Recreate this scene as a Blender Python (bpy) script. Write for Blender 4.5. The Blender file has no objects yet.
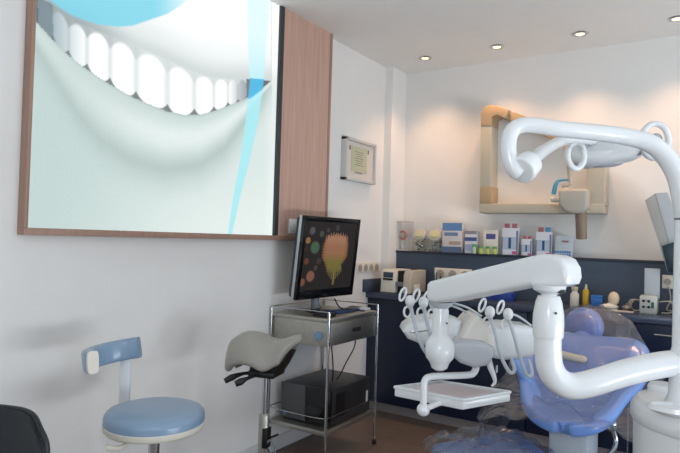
import bpy, bmesh, math, random
from mathutils import Vector, Matrix
R = math.radians
random.seed(4)
COL = bpy.context.scene.collection
V = Vector

# ------------------------------------------------------------------ camera model
F = 583.6
CP = V((0, 0, 1.3))
yaw, pitch, roll = R(33.06), R(1.147), R(1.696)
cf = V((-math.sin(yaw)*math.cos(pitch), math.cos(yaw)*math.cos(pitch), math.sin(pitch)))
r0 = V((math.cos(yaw), math.sin(yaw), 0)); u0 = r0.cross(cf)
cr = r0*math.cos(roll) + u0*math.sin(roll)
cu = -r0*math.sin(roll) + u0*math.cos(roll)
RX = V((math.cos(yaw), math.sin(yaw), 0)); RY = V((-math.sin(yaw), math.cos(yaw), 0))

def ray(x, y): return cf + cr*((x-340)/F) - cu*((y-226.5)/F)
def P(x, y, d): return CP + ray(x, y)*d
def on(x, y, ax, v):
    d = ray(x, y); return CP + d*((v-CP[ax])/d[ax])
def onplane(x, y, p0, n):
    d = ray(x, y); return CP + d*((p0-CP).dot(n)/d.dot(n))
def project(p):
    d = p-CP; z = d.dot(cf); return 340+F*d.dot(cr)/z, 226.5-F*d.dot(cu)/z

# ------------------------------------------------------------------ materials
def lin(c):
    return tuple(((v/255)/12.92 if v/255 <= .04045 else ((v/255+.055)/1.055)**2.4) for v in c)
MC = {}
def mat(name, rgb, rough=.5, metal=0, var=.04, scale=8, bump=0, bscale=60, coat=0, emit=None, es=1, spec=.5):
    if name in MC: return MC[name]
    m = bpy.data.materials.new(name); m.use_nodes = True
    nt = m.node_tree; b = nt.nodes['Principled BSDF']
    c = lin(rgb)
    tc = nt.nodes.new('ShaderNodeTexCoord')
    n = nt.nodes.new('ShaderNodeTexNoise'); n.inputs['Scale'].default_value = scale; n.inputs['Detail'].default_value = 4
    nt.links.new(tc.outputs['Object'], n.inputs['Vector'])
    cr_ = nt.nodes.new('ShaderNodeValToRGB')
    cr_.color_ramp.elements[0].color = tuple(v*(1-var) for v in c)+(1,)
    cr_.color_ramp.elements[1].color = tuple(min(1, v*(1+var)) for v in c)+(1,)
    cr_.color_ramp.elements[0].position = .3; cr_.color_ramp.elements[1].position = .7
    nt.links.new(n.outputs['Fac'], cr_.inputs['Fac']); nt.links.new(cr_.outputs['Color'], b.inputs['Base Color'])
    b.inputs['Roughness'].default_value = rough; b.inputs['Metallic'].default_value = metal
    b.inputs['Specular IOR Level'].default_value = spec
    b.inputs['Coat Weight'].default_value = coat; b.inputs['Coat Roughness'].default_value = .12
    if bump:
        n2 = nt.nodes.new('ShaderNodeTexNoise'); n2.inputs['Scale'].default_value = bscale
        nt.links.new(tc.outputs['Object'], n2.inputs['Vector'])
        bp = nt.nodes.new('ShaderNodeBump'); bp.inputs['Strength'].default_value = bump; bp.inputs['Distance'].default_value = .005
        nt.links.new(n2.outputs['Fac'], bp.inputs['Height']); nt.links.new(bp.outputs['Normal'], b.inputs['Normal'])
    if emit:
        b.inputs['Emission Color'].default_value = lin(emit)+(1,); b.inputs['Emission Strength'].default_value = es
    MC[name] = m; return m

def clear_mat(name, tint, gloss=.1, rough=.08, bump=0, bscale=12, fac=None):
    m = bpy.data.materials.new(name); m.use_nodes = True; nt = m.node_tree
    for n in list(nt.nodes):
        if n.type != 'OUTPUT_MATERIAL': nt.nodes.remove(n)
    out = nt.nodes['Material Output']
    t = nt.nodes.new('ShaderNodeBsdfTransparent'); t.inputs['Color'].default_value = lin(tint)+(1,)
    g = nt.nodes.new('ShaderNodeBsdfGlossy'); g.inputs['Roughness'].default_value = rough
    mx = nt.nodes.new('ShaderNodeMixShader')
    fr = nt.nodes.new('ShaderNodeLayerWeight'); fr.inputs['Blend'].default_value = .5
    pw = nt.nodes.new('ShaderNodeMath'); pw.operation = 'POWER'; pw.inputs[1].default_value = 3
    ml = nt.nodes.new('ShaderNodeMath'); ml.operation = 'MULTIPLY_ADD'; ml.inputs[1].default_value = gloss*3; ml.inputs[2].default_value = gloss*.5
    nt.links.new(fr.outputs['Facing'], pw.inputs[0]); nt.links.new(pw.outputs[0], ml.inputs[0]); nt.links.new(ml.outputs[0], mx.inputs['Fac'])
    nt.links.new(t.outputs[0], mx.inputs[1]); nt.links.new(g.outputs[0], mx.inputs[2])
    if bump:
        tc = nt.nodes.new('ShaderNodeTexCoord'); n2 = nt.nodes.new('ShaderNodeTexNoise')
        n2.inputs['Scale'].default_value = bscale; n2.inputs['Detail'].default_value = 3; n2.inputs['Distortion'].default_value = 1.5
        nt.links.new(tc.outputs['Object'], n2.inputs['Vector'])
        bp = nt.nodes.new('ShaderNodeBump'); bp.inputs['Strength'].default_value = bump; bp.inputs['Distance'].default_value = .03
        nt.links.new(n2.outputs['Fac'], bp.inputs['Height'])
        nt.links.new(bp.outputs['Normal'], g.inputs['Normal'])
    last = mx
    if fac:
        df = nt.nodes.new('ShaderNodeBsdfDiffuse'); df.inputs['Color'].default_value = (.8, .84, .9, 1)
        m2 = nt.nodes.new('ShaderNodeMixShader'); m2.inputs['Fac'].default_value = fac
        nt.links.new(mx.outputs[0], m2.inputs[1]); nt.links.new(df.outputs[0], m2.inputs[2]); last = m2
    nt.links.new(last.outputs[0], out.inputs['Surface'])
    MC[name] = m; return m

def wood_mat(name, a, b_, scale=3):
    m = bpy.data.materials.new(name); m.use_nodes = True; nt = m.node_tree; b = nt.nodes['Principled BSDF']
    tc = nt.nodes.new('ShaderNodeTexCoord'); mp = nt.nodes.new('ShaderNodeMapping')
    mp.inputs['Scale'].default_value = (14, 14, .8)
    n = nt.nodes.new('ShaderNodeTexNoise'); n.inputs['Scale'].default_value = scale; n.inputs['Detail'].default_value = 6
    r = nt.nodes.new('ShaderNodeValToRGB'); r.color_ramp.elements[0].position = .3; r.color_ramp.elements[1].position = .72
    r.color_ramp.elements[0].color = lin(a)+(1,); r.color_ramp.elements[1].color = lin(b_)+(1,)
    nt.links.new(tc.outputs['Object'], mp.inputs['Vector']); nt.links.new(mp.outputs['Vector'], n.inputs['Vector'])
    nt.links.new(n.outputs['Fac'], r.inputs['Fac']); nt.links.new(r.outputs['Color'], b.inputs['Base Color'])
    b.inputs['Roughness'].default_value = .45
    MC[name] = m; return m

def print_mat(name, es, rough=.35):
    m = bpy.data.materials.new(name); m.use_nodes = True; nt = m.node_tree; b = nt.nodes['Principled BSDF']
    a = nt.nodes.new('ShaderNodeAttribute'); a.attribute_name = 'print'
    b.inputs['Base Color'].default_value = (.02, .02, .02, 1); b.inputs['Roughness'].default_value = rough
    nt.links.new(a.outputs['Color'], b.inputs['Emission Color']); b.inputs['Emission Strength'].default_value = es
    b.inputs['Specular IOR Level'].default_value = .15
    MC[name] = m; return m

def floor_mat():
    m = bpy.data.materials.new('floor_vinyl'); m.use_nodes = True; nt = m.node_tree; b = nt.nodes['Principled BSDF']
    tc = nt.nodes.new('ShaderNodeTexCoord')
    br = nt.nodes.new('ShaderNodeTexBrick'); br.inputs['Scale'].default_value = 1
    br.inputs['Brick Width'].default_value = 1.2; br.inputs['Row Height'].default_value = .19; br.inputs['Mortar Size'].default_value = .0025
    br.inputs['Color1'].default_value = lin((124, 106, 96))+(1,); br.inputs['Color2'].default_value = lin((114, 98, 88))+(1,)
    br.inputs['Mortar'].default_value = lin((84, 72, 66))+(1,)
    mp = nt.nodes.new('ShaderNodeMapping'); mp.inputs['Scale'].default_value = (2, 24, 1)
    n = nt.nodes.new('ShaderNodeTexNoise'); n.inputs['Scale'].default_value = 3; n.inputs['Detail'].default_value = 6
    mx = nt.nodes.new('ShaderNodeMix'); mx.data_type = 'RGBA'; mx.blend_type = 'MULTIPLY'; mx.inputs[0].default_value = .35
    nt.links.new(tc.outputs['Object'], br.inputs['Vector']); nt.links.new(tc.outputs['Object'], mp.inputs['Vector'])
    nt.links.new(mp.outputs[0], n.inputs['Vector']); nt.links.new(br.outputs['Color'], mx.inputs[6]); nt.links.new(n.outputs['Color'], mx.inputs[7])
    nt.links.new(mx.outputs[2], b.inputs['Base Color']); b.inputs['Roughness'].default_value = .5
    return m

wall_m = mat('wall_paint', (240, 237, 234), .85, var=.01, bump=.05, bscale=220, spec=.2)
ceil_m = mat('ceiling_paint', (238, 236, 233), .9, var=.01, spec=.2)
white_p = mat('white_enamel', (232, 234, 236), .28, var=.01, coat=.4)
white_m = mat('white_matte', (225, 225, 222), .6, var=.02)
cream = mat('cream_plastic', (230, 224, 210), .45, var=.02)
beige = mat('beige_plastic', (196, 186, 168), .5, var=.02)
beige_d = mat('tan_plastic', (184, 158, 124), .5, var=.02)
bluev = mat('sky_blue_vinyl', (134, 158, 184), .32, var=.03, coat=.25, bump=.04, bscale=300)
bluec = mat('periwinkle_upholstery', (116, 152, 218), .35, var=.03, coat=.3)
bluel = mat('pale_blue_upholstery', (140, 172, 236), .35, var=.02, coat=.3)
greyv = mat('warm_grey_vinyl', (162, 157, 149), .38, var=.03, bump=.05, bscale=250)
black = mat('black_plastic', (18, 18, 20), .38, var=.05)
blackg = mat('black_gloss_plastic', (10, 11, 13), .15, var=.05)
blackshell = mat('blue_black_shell', (20, 26, 34), .35, var=.05)
steel = mat('brushed_steel', (184, 182, 174), .42, 1, var=.06, scale=30)
chrome = mat('chrome', (200, 202, 205), .16, 1, var=.02)
silver = mat('silver_paint', (190, 192, 192), .4, .3, var=.02)
navy = mat('navy_laminate', (16, 30, 56), .38, var=.05)
navyl = mat('navy_ledge_laminate', (68, 80, 98), .45, var=.1, scale=60)
counter_m = mat('slate_blue_worktop', (62, 70, 90), .25, var=.12, scale=80)
kick_m = mat('grey_kickboard', (140, 132, 132), .5, var=.03)
lightgrey = mat('light_grey_paint', (190, 196, 202), .45, var=.02)
midgrey = mat('mid_grey_plastic', (120, 124, 130), .5, var=.03)
smoke = mat('smoky_grey_plastic', (186, 188, 194), .2, var=.02, coat=.4)
wood = wood_mat('pink_oak', (196, 156, 140), (214, 176, 160))
woodf = wood_mat('brown_wood', (160, 126, 110), (176, 140, 122))
charcoal = mat('charcoal_metal', (52, 58, 60), .45, var=.03)

def pm(name, rgb, rough=.45): return mat(name, rgb, rough, var=.02)

# ------------------------------------------------------------------ mesh helpers
def bm_new(): return bmesh.new()
def merge(bm, other):
    me = bpy.data.meshes.new('t'); other.to_mesh(me); bm.from_mesh(me); bpy.data.meshes.remove(me); other.free()
def box(bm, lo, hi, bev=0, seg=2, M=None):
    b = bmesh.new(); bmesh.ops.create_cube(b, size=1)
    lo, hi = V(lo), V(hi)
    for v in b.verts: v.co = V([(lo[i]+hi[i])/2 + v.co[i]*(hi[i]-lo[i]) for i in range(3)])
    if bev: bmesh.ops.bevel(b, geom=b.edges[:], offset=bev, segments=seg, profile=.5, affect='EDGES')
    if M: bmesh.ops.transform(b, matrix=M, verts=b.verts)
    merge(bm, b)
def cyl(bm, a, b_, r1, r2=None, n=24, bev=0, cap=True):
    a, b_ = V(a), V(b_); d = b_-a
    b = bmesh.new(); bmesh.ops.create_cone(b, cap_ends=cap, segments=n, radius1=r1, radius2=r1 if r2 is None else r2, depth=d.length)
    if bev:
        es = [e for e in b.edges if abs(e.verts[0].co.z-e.verts[1].co.z) < 1e-6]
        bmesh.ops.bevel(b, geom=es, offset=bev, segments=3, profile=.5, affect='EDGES')
    q = V((0, 0, 1)).rotation_difference(d.normalized())
    bmesh.ops.transform(b, matrix=Matrix.Translation((a+b_)/2) @ q.to_matrix().to_4x4(), verts=b.verts)
    merge(bm, b)
def lathe(bm, c, prof, n=32, sx=1, sy=1, M=None):
    b = bmesh.new(); rings = []
    for r, z in prof:
        if r < 1e-5: rings.append([b.verts.new((0, 0, z))])
        else: rings.append([b.verts.new((r*sx*math.cos(2*math.pi*k/n), r*sy*math.sin(2*math.pi*k/n), z)) for k in range(n)])
    for A, B in zip(rings, rings[1:]):
        for k in range(n):
            j = (k+1) % n
            if len(A) == 1 and len(B) == 1: continue
            if len(A) == 1: b.faces.new((A[0], B[k], B[j]))
            elif len(B) == 1: b.faces.new((A[k], A[j], B[0]))
            else: b.faces.new((A[k], A[j], B[j], B[k]))
    for ring in (rings[0], rings[-1]):
        if len(ring) > 1: b.faces.new(ring)
    bmesh.ops.recalc_face_normals(b, faces=b.faces)
    if M: bmesh.ops.transform(b, matrix=M, verts=b.verts)
    bmesh.ops.translate(b, vec=V(c), verts=b.verts); merge(bm, b)
def smooth_path(pts, sub=6, closed=False):
    pts = [V(p) for p in pts]; n = len(pts); out = []
    rng = range(n if closed else n-1)
    for i in rng:
        p1, p2 = pts[i], pts[(i+1) % n]
        p0 = pts[(i-1) % n] if (closed or i > 0) else p1*2-p2
        p3 = pts[(i+2) % n] if (closed or i+2 < n) else p2*2-p1
        for k in range(sub):
            t = k/sub
            out.append(.5*((2*p1)+(-p0+p2)*t+(2*p0-5*p1+4*p2-p3)*t*t+(-p0+3*p1-3*p2+p3)*t**3))
    if not closed: out.append(pts[-1])
    return out
def tube(bm, pts, r, n=12, sub=6, closed=False, raw=False, sec=None):
    """r: number or list (interpolated); sec: list of (a,b) section points instead of a circle"""
    path = [V(p) for p in pts] if raw else smooth_path(pts, sub, closed)
    m = len(path); b = bmesh.new(); rings = []
    t0 = (path[1]-path[0]).normalized()
    up = V((0, 0, 1)) if abs(t0.z) < .9 else V((1, 0, 0))
    nrm = (up-t0*up.dot(t0)).normalized()
    for i, p in enumerate(path):
        if closed: t = (path[(i+1) % m]-path[i-1]).normalized()
        else: t = (path[min(i+1, m-1)]-path[max(i-1, 0)]).normalized()
        nrm = (nrm-t*nrm.dot(t)).normalized(); bi = t.cross(nrm)
        if isinstance(r, (list, tuple)):
            f = i/(m-1)*(len(r)-1); k = min(int(f), len(r)-2); rr = r[k]+(r[k+1]-r[k])*(f-k)
        else: rr = r
        if sec: rings.append([b.verts.new(p+nrm*s[1]+bi*s[0]) for s in sec])
        else: rings.append([b.verts.new(p+(nrm*math.cos(2*math.pi*k/n)+bi*math.sin(2*math.pi*k/n))*rr) for k in range(n)])
    nn = len(rings[0])
    for i in range(m if closed else m-1):
        A, B = rings[i], rings[(i+1) % m]
        for k in range(nn): b.faces.new((A[k], A[(k+1) % nn], B[(k+1) % nn], B[k]))
    if not closed: b.faces.new(rings[0]); b.faces.new(rings[-1])
    bmesh.ops.recalc_face_normals(b, faces=b.faces); merge(bm, b)
def prism(bm, outline, ext, bev=0, seg=3):
    """outline: 3D points on a plane, extruded by vector ext, centred on the plane"""
    b = bmesh.new(); ext = V(ext)
    A = [b.verts.new(V(p)-ext/2) for p in outline]; B = [b.verts.new(V(p)+ext/2) for p in outline]
    b.faces.new(A); b.faces.new(B); n = len(A)
    for k in range(n): b.faces.new((A[k], A[(k+1) % n], B[(k+1) % n], B[k]))
    bmesh.ops.recalc_face_normals(b, faces=b.faces)
    if bev:
        cap = [e for e in b.edges if (e.verts[0] in A) == (e.verts[1] in A)]
        bmesh.ops.bevel(b, geom=cap, offset=bev, segments=seg, profile=.5, affect='EDGES')
    merge(bm, b)
def ellipsoid(bm, c, s, M=None, n=24):
    b = bmesh.new(); bmesh.ops.create_uvsphere(b, u_segments=n, v_segments=n//2, radius=1)
    for v in b.verts: v.co = V((v.co.x*s[0], v.co.y*s[1], v.co.z*s[2]))
    if M: bmesh.ops.transform(b, matrix=M, verts=b.verts)
    bmesh.ops.translate(b, vec=V(c), verts=b.verts); merge(bm, b)
def grid(bm, fn, nu, nv, thick=0):
    b = bmesh.new(); g = [[b.verts.new(fn(i/(nu-1), j/(nv-1))) for j in range(nv)] for i in range(nu)]
    for i in range(nu-1):
        for j in range(nv-1): b.faces.new((g[i][j], g[i+1][j], g[i+1][j+1], g[i][j+1]))
    if thick:
        bmesh.ops.recalc_face_normals(b, faces=b.faces)
        b.normal_update()
        off = {v: v.normal.copy()*thick for v in b.verts}
        d = bmesh.ops.duplicate(b, geom=b.verts[:]+b.edges[:]+b.faces[:])
        mp = d['vert_map']; 
        orig = [v for row in g for v in row]
        for v in orig: mp[v].co = v.co - off[v]
        for f in [f for f in d['geom'] if isinstance(f, bmesh.types.BMFace)]: f.normal_flip()
        loop = [g[i][0] for i in range(nu)]+[g[nu-1][j] for j in range(1, nv)]+[g[i][nv-1] for i in range(nu-2, -1, -1)]+[g[0][j] for j in range(nv-2, 0, -1)]
        for k in range(len(loop)):
            a, c = loop[k], loop[(k+1) % len(loop)]
            try: b.faces.new((a, c, mp[c], mp[a]))
            except ValueError: pass
        bmesh.ops.recalc_face_normals(b, faces=b.faces)
    merge(bm, b)

WORLD = {}
def obj(name, bm, m, parent=None, sharp=35):
    me = bpy.data.meshes.new(name); bm.to_mesh(me); bm.free()
    for p in me.polygons: p.use_smooth = True
    try: me.set_sharp_from_angle(angle=R(sharp))
    except Exception: pass
    o = bpy.data.objects.new(name, me); COL.objects.link(o)
    me.materials.append(m)
    if parent is not None:
        o.parent = parent; w = WORLD.get(parent.name, V((0, 0, 0)))
        me.transform(Matrix.Translation(-w)); WORLD[o.name] = w
    return o
def thing(name, label, cat, loc=(0, 0, 0), group=None):
    o = bpy.data.objects.new(name, None); COL.objects.link(o); o.location = loc; o.empty_display_size = .1
    WORLD[o.name] = V(loc); o['label'] = label; o['category'] = cat
    if group: o['group'] = group
    return o
def tag(o, label, cat, group=None, kind=None):
    o['label'] = label; o['category'] = cat
    if group: o['group'] = group
    if kind: o['kind'] = kind
    return o
def struct(name, bm, m):
    o = obj(name, bm, m); o['kind'] = 'structure'; return o
def one(fn, *a, **k):
    bm = bmesh.new(); fn(bm, *a, **k); return bm
def frame4(o, X, Y, Z=V((0, 0, 1))):
    M = Matrix.Identity(4)
    for i in range(3): M[i][0] = X[i]; M[i][1] = Y[i]; M[i][2] = Z[i]; M[i][3] = o[i]
    return M
def rotframe(o, a):   # X axis turned by a (degrees) from the camera-side direction
    a = R(a); X = RX*math.cos(a)+RY*math.sin(a); Y = -RX*math.sin(a)+RY*math.cos(a)
    return frame4(V(o), X, Y)

# ------------------------------------------------------------------ room
XW, YB, ZC = -2.25, 4.3, 2.67
XR, YR = 2.3, -2.4
struct('floor', one(box, (XW-.1, YR-.1, -.08), (XR+.1, YB+.1, 0)), floor_mat())
struct('ceiling', one(box, (XW-.1, YR-.1, ZC), (XR+.1, YB+.1, ZC+.1)), ceil_m)
struct('wall_left', one(box, (XW-.12, YR, 0), (XW, YB+.1, ZC)), wall_m)
struct('wall_back', one(box, (XW, YB, 0), (XR, YB+.12, ZC)), wall_m)
bm = bmesh.new()   # unseen right wall, window opening enlarged downward to get more light onto the ceiling
box(bm, (XR, YR, 0), (XR+.12, YB, .1)); box(bm, (XR, YR, 2.35), (XR+.12, YB, ZC))
box(bm, (XR, YR, .1), (XR+.12, -1.2, 2.35)); box(bm, (XR, 3.4, .1), (XR+.12, YB, 2.35))
struct('wall_right', bm, wall_m)
bm = bmesh.new()
box(bm, (XR+.02, -1.2, .1), (XR+.09, 3.4, .15)); box(bm, (XR+.02, -1.2, 2.3), (XR+.09, 3.4, 2.35))
for y in (-1.2, -.06, 1.08, 2.22, 3.35): box(bm, (XR+.02, y, .1), (XR+.09, y+.05, 2.35))
struct('window_1', bm, white_m)
bm = bmesh.new()
box(bm, (XW, YR-.12, 0), (-1.6, YR, ZC)); box(bm, (.9, YR-.12, 0), (XR, YR, ZC)); box(bm, (-1.6, YR-.12, 2.35), (.9, YR, ZC)); box(bm, (-1.6, YR-.12, 0), (.9, YR, .1))  # unseen rear wall, opening lowered so more light reaches the ceiling
struct('wall_rear', bm, wall_m)
bm = bmesh.new()
box(bm, (-1.6, YR-.09, .1), (.9, YR-.02, .15)); box(bm, (-1.6, YR-.09, 2.3), (.9, YR-.02, 2.35))
for x in (-1.6, -.38, .85): box(bm, (x, YR-.09, .1), (x+.05, YR-.02, 2.35))
struct('window_2', bm, white_m)
# boxed-in pillar in the far left corner and skirting
struct('trim_1', one(box, (XW, 4.06, 0), (-2.185, YB, ZC)), wall_m)
struct('baseboard_left', one(box, (XW, YR, 0), (XW+.012, 3.85, .085), .003), mat('white_skirting', (222, 222, 224), .5, var=.01))

# ------------------------------------------------------------------ light box with the smile print
def interp(x, pts):
    if x <= pts[0][0]:
        (a, b), (c, d) = pts[0], pts[1]
        return b+(x-a)*(d-b)/(c-a)
    for (a, b), (c, d) in zip(pts, pts[1:]):
        if x <= c:
            t = (x-a)/(c-a); return b+(d-b)*t
    (a, b), (c, d) = pts[-2], pts[-1]
    return d+(x-c)*(d-b)/(c-a)
def sm(a, b, x):
    t = max(0, min(1, (x-a)/(b-a))); return t*t*(3-2*t)
def mixc(a, b, t): return tuple(a[i]+(b[i]-a[i])*t for i in range(3))
LOW = [(28, 12), (35, 20), (50, 37), (66, 53), (82, 66), (106, 82), (132, 97), (166, 111), (185, 115), (200, 114.5), (214, 111), (227, 106), (240, 101), (251, 96), (262, 88), (271, 81)]
TOP = [(28, -8), (50, 3), (71, 20), (88, 27), (106, 34), (128, 43), (150, 52), (168, 60), (185, 68), (200, 74), (216, 78), (235, 79), (250, 79), (262, 80), (271, 81)]
TE = [38, 53, 68.5, 87, 110, 136, 167.5, 194.5, 214, 228, 238, 246.5]
SH = [(35, 45), (60, 85), (80, 115), (100, 138), (130, 158), (165, 168), (200, 163), (225, 146), (245, 120), (262, 96), (272, 84)]
CY = [(40, -8), (48, 0), (60, 9), (71, 16), (86, 22), (100, 26), (118, 28), (132, 27), (150, 21), (168, 15), (182, 6), (192, -3)]
def smile(x, y):
    lo, tp = interp(x, LOW), interp(x, TOP)
    side = sm(30, 280, x)
    base = mixc((190, 209, 206), (214, 226, 223), side)
    base = mixc(base, (226, 236, 232), sm(150, 240, y)*side)
    if y > lo or x > 271:      # lower lip and chin
        sh = interp(x, SH)
        c = base
        if x <= 272:
            u = (y-lo)/max(2, sh-lo)
            lip = mixc((198, 213, 210), (228, 238, 236), sm(0, .5, u)*(.2+.8*sm(60, 170, x)))
            shade = mixc((178, 195, 192), base, min(1, abs(y-sh-2)/(34 if y > sh else 26))**.9)
            if y < sh: c = mixc(lip, shade, sm(.3, 1.0, u))
            else: c = mixc(shade, base, sm(0, 30, y-sh)*.5)
            c = mixc(c, (160, 178, 178), (1-sm(0, 4, y-lo))*.4)
        c = mixc(c, (250, 253, 253), sm(262, 274, x)*.3 if y > 90 else max(sm(262, 274, x)*.3, sm(271, 272, x)*(1-sm(60, 92, y))))
    elif y > tp:                # teeth
        c = (236, 240, 240)
        for a, b in zip(TE, TE[1:]):
            if a <= x < b:
                w = (b-a)/2; cx = (a+b)/2; u = (x-cx)/w
                v = (y-tp)/max(1, lo-tp)
                bott = 1-.16*abs(u)**3.2-.005
                topc = .1+.22*abs(u)**2.2
                white = mixc((150, 172, 180), (254, 255, 255), sm(40, 95, x))
                white = mixc(white, (150, 160, 165), sm(226, 247, x)*.9)
                edge = sm(.6, 1.0, abs(u))*.3
                c = mixc(white, (150, 165, 168), edge)
                if v > bott: c = mixc(c, (110, 118, 118), sm(0, .04, v-bott)*.9)
                if v < topc: c = mixc(c, mixc((150, 160, 162), (206, 214, 214), sm(60, 160, x)), sm(0, .1, topc-v)*.8)
        if x < TE[0]: c = (96, 112, 122)
        elif x < 53: c = mixc((110, 124, 132), c, .35)
        if x >= TE[-1]: c = mixc((120, 120, 122), (105, 100, 100), sm(250, 268, x))
    else:                       # upper lip
        d = tp-y
        c = mixc(mixc((128, 142, 146), (206, 214, 213), sm(60, 140, x)), (238, 243, 243), sm(0, 24, d))
        c = mixc(c, (190, 200, 200), sm(10, 22, d)*(1-sm(22, 40, d))*.3*(1-side))
        c = mixc(c, (255, 255, 255), sm(18, 55, d)*sm(60, 200, x))
        c = mixc(c, (196, 206, 208), (1-sm(40, 150, x))*.5)
    cy = interp(x, CY)
    if x < 196 and y < cy:
        t = sm(0, 2.5, cy-y)*(1-sm(150, 194, x)*.75)
        c = mixc(c, (126, 211, 232), t*.9)
    # ribbon on the right
    cxr = interp(y, [(-130, 262), (0, 258.5), (45, 257), (80, 257), (120, 252), (160, 245), (200, 236), (240, 229)])
    wr = interp(y, [(-130, 16), (0, 12), (80, 7.2), (120, 6.5), (170, 4.5), (230, 2.2)])
    t = 1-sm(wr*.85, wr*1.1, abs(x-cxr))
    if t > 0:
        rc = mixc((222, 247, 251), (164, 231, 240), sm(20, 130, y))
        if tp-1 < y < lo+2: rc = (78, 190, 238)
        c = mixc(c, rc, t*.9)
    n = random.random()*5-2.5 if y > 100 else 0
    return tuple(max(0, min(255, v+n)) for v in c)
def printed(name, fn_pos, fn_col, nu, nv, m, parent):
    bm = bmesh.new(); grid(bm, fn_pos, nu, nv)
    me = bpy.data.meshes.new(name); bm.to_mesh(me); bm.free()
    at = me.color_attributes.new('print', 'FLOAT_COLOR', 'POINT')
    for i, v in enumerate(me.vertices): at.data[i].color = lin(fn_col(v.co))+(1,)
    w = WORLD[parent.name]; me.transform(Matrix.Translation(-w))
    o = bpy.data.objects.new(name, me); COL.objects.link(o); me.materials.append(m); o.parent = parent
    return o

XL = -2.2
t = thing('light_box', 'backlit poster of a wide white smile with teal ribbon on the left wall', 'light box', (XW, 2.2, 1.277))
bm = bmesh.new()
box(bm, (XW, 1.196, 1.277), (XL, 3.225, 1.305), .002); box(bm, (XW, 1.196, 1.305), (XL, 1.211, ZC), .002); box(bm, (XW, 3.2, 1.305), (XL, 3.225, ZC), .002)
obj('frame', bm, woodf, t)
obj('backing', one(box, (XW, 1.213, 1.305), (XW+.02, 2.672, ZC)), white_m, t)
printed('printed_panel', lambda u, v: V((XL-.012, 1.213+1.459*u, 1.305+(ZC-1.305)*v)), lambda co: smile(*project(co)), 330, 300, print_mat('backlit_print', 1.05), t)
obj('dark_edge_strip', one(box, (XW, 2.668, 1.305), (XL+.004, 2.704, ZC), .002), charcoal, t)
obj('wood_panel', one(box, (XW, 2.704, 1.305), (XL-.004, 3.2, ZC)), wood, t)
t = thing('wall_switch', 'small white switch on the pink wood panel behind the monitor', 'switch', (XL-.004, 2.845, 1.365))
obj('switch_plate', one(box, (XL-.006, 2.81, 1.32), (XL+.006, 2.88, 1.41), .003), white_p, t)
obj('rocker', one(box, (XL+.006, 2.828, 1.34), (XL+.011, 2.862, 1.39), .002), white_p, t)

# framed certificate
t = thing('framed_certificate', 'framed certificate with silver frame hanging on the left wall beside the corner', 'picture', (XW, 3.62, 1.71))
ya, yb, za, zb = 3.44, 3.868, 1.715, 2.02
bm = bmesh.new()
for lo, hi in (((XW, ya, za), (XW+.045, yb, za+.02)), ((XW, ya, zb-.02), (XW+.045, yb, zb)), ((XW, ya, za), (XW+.045, ya+.018, zb)), ((XW, yb-.018, za), (XW+.045, yb, zb))): box(bm, lo, hi, .002)
obj('frame', bm, pm('frame_silver_white', (206, 205, 202)), t)
obj('mat_board', one(box, (XW+.002, ya+.016, za+.018), (XW+.026, yb-.016, zb-.018)), pm('mat_board_cream', (222, 214, 206)), t)
obj('certificate', one(box, (XW+.026, ya+.1, za+.07), (XW+.028, yb-.11, zb-.05)), pm('certificate_paper', (196, 196, 168)), t)
bm = bmesh.new()
for k in range(7):
    w = .12-.02*(k % 3); box(bm, (XW+.028, 3.645-w/2, zb-.09-.016*k), (XW+.0285, 3.645+w/2, zb-.086-.016*k))
box(bm, (XW+.028, 3.59, za+.062), (XW+.0286, 3.69, za+.07))
obj('printed_lines', bm, pm('print_grey', (120, 122, 108)), t)
for y in (ya+.07, yb-.1): obj('emblem', one(box, (XW+.026, y, zb-.085), (XW+.029, y+.012, zb-.055)), pm('emblem_dark', (80, 90, 90)), t)

# ------------------------------------------------------------------ downlights
GL = 'recessed ceiling spotlights'
def downlight(x, y, label):
    t = thing('ceiling_spotlight', label, 'ceiling light', (x, y, ZC), GL)
    lathe_bm = bmesh.new(); lathe(lathe_bm, (x, y, ZC), [(.028, 0), (.03, -.006), (.046, -.007), (.05, -.002), (.05, 0)], 28)
    obj('trim_ring', lathe_bm, chrome, t)
    obj('bulb', one(cyl, (x, y, ZC-.004), (x, y, ZC-.006), .027, n=20), mat('lamp_lens', (255, 230, 190), .4, emit=(255, 226, 180), es=1.5), t)
    l = bpy.data.lights.new('spot', 'SPOT'); l.energy = 18; l.color = (1, .6, .34); l.spot_size = R(100); l.spot_blend = .9; l.shadow_soft_size = .03
    o = bpy.data.objects.new('spot_lamp', l); COL.objects.link(o); o.location = (x, y, ZC-.02); o.rotation_euler = (R(4), 0, 0)
for x, lab in ((-1.868, 'recessed spotlight in the ceiling closest to the left corner'), (-1.322, 'recessed spotlight in the ceiling, second from the left corner'), (-.775, 'recessed spotlight in the ceiling, third from the left corner'), (-.232, 'recessed spotlight in the ceiling at the right edge of the photo')):
    downlight(x, 3.97, lab)

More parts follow.
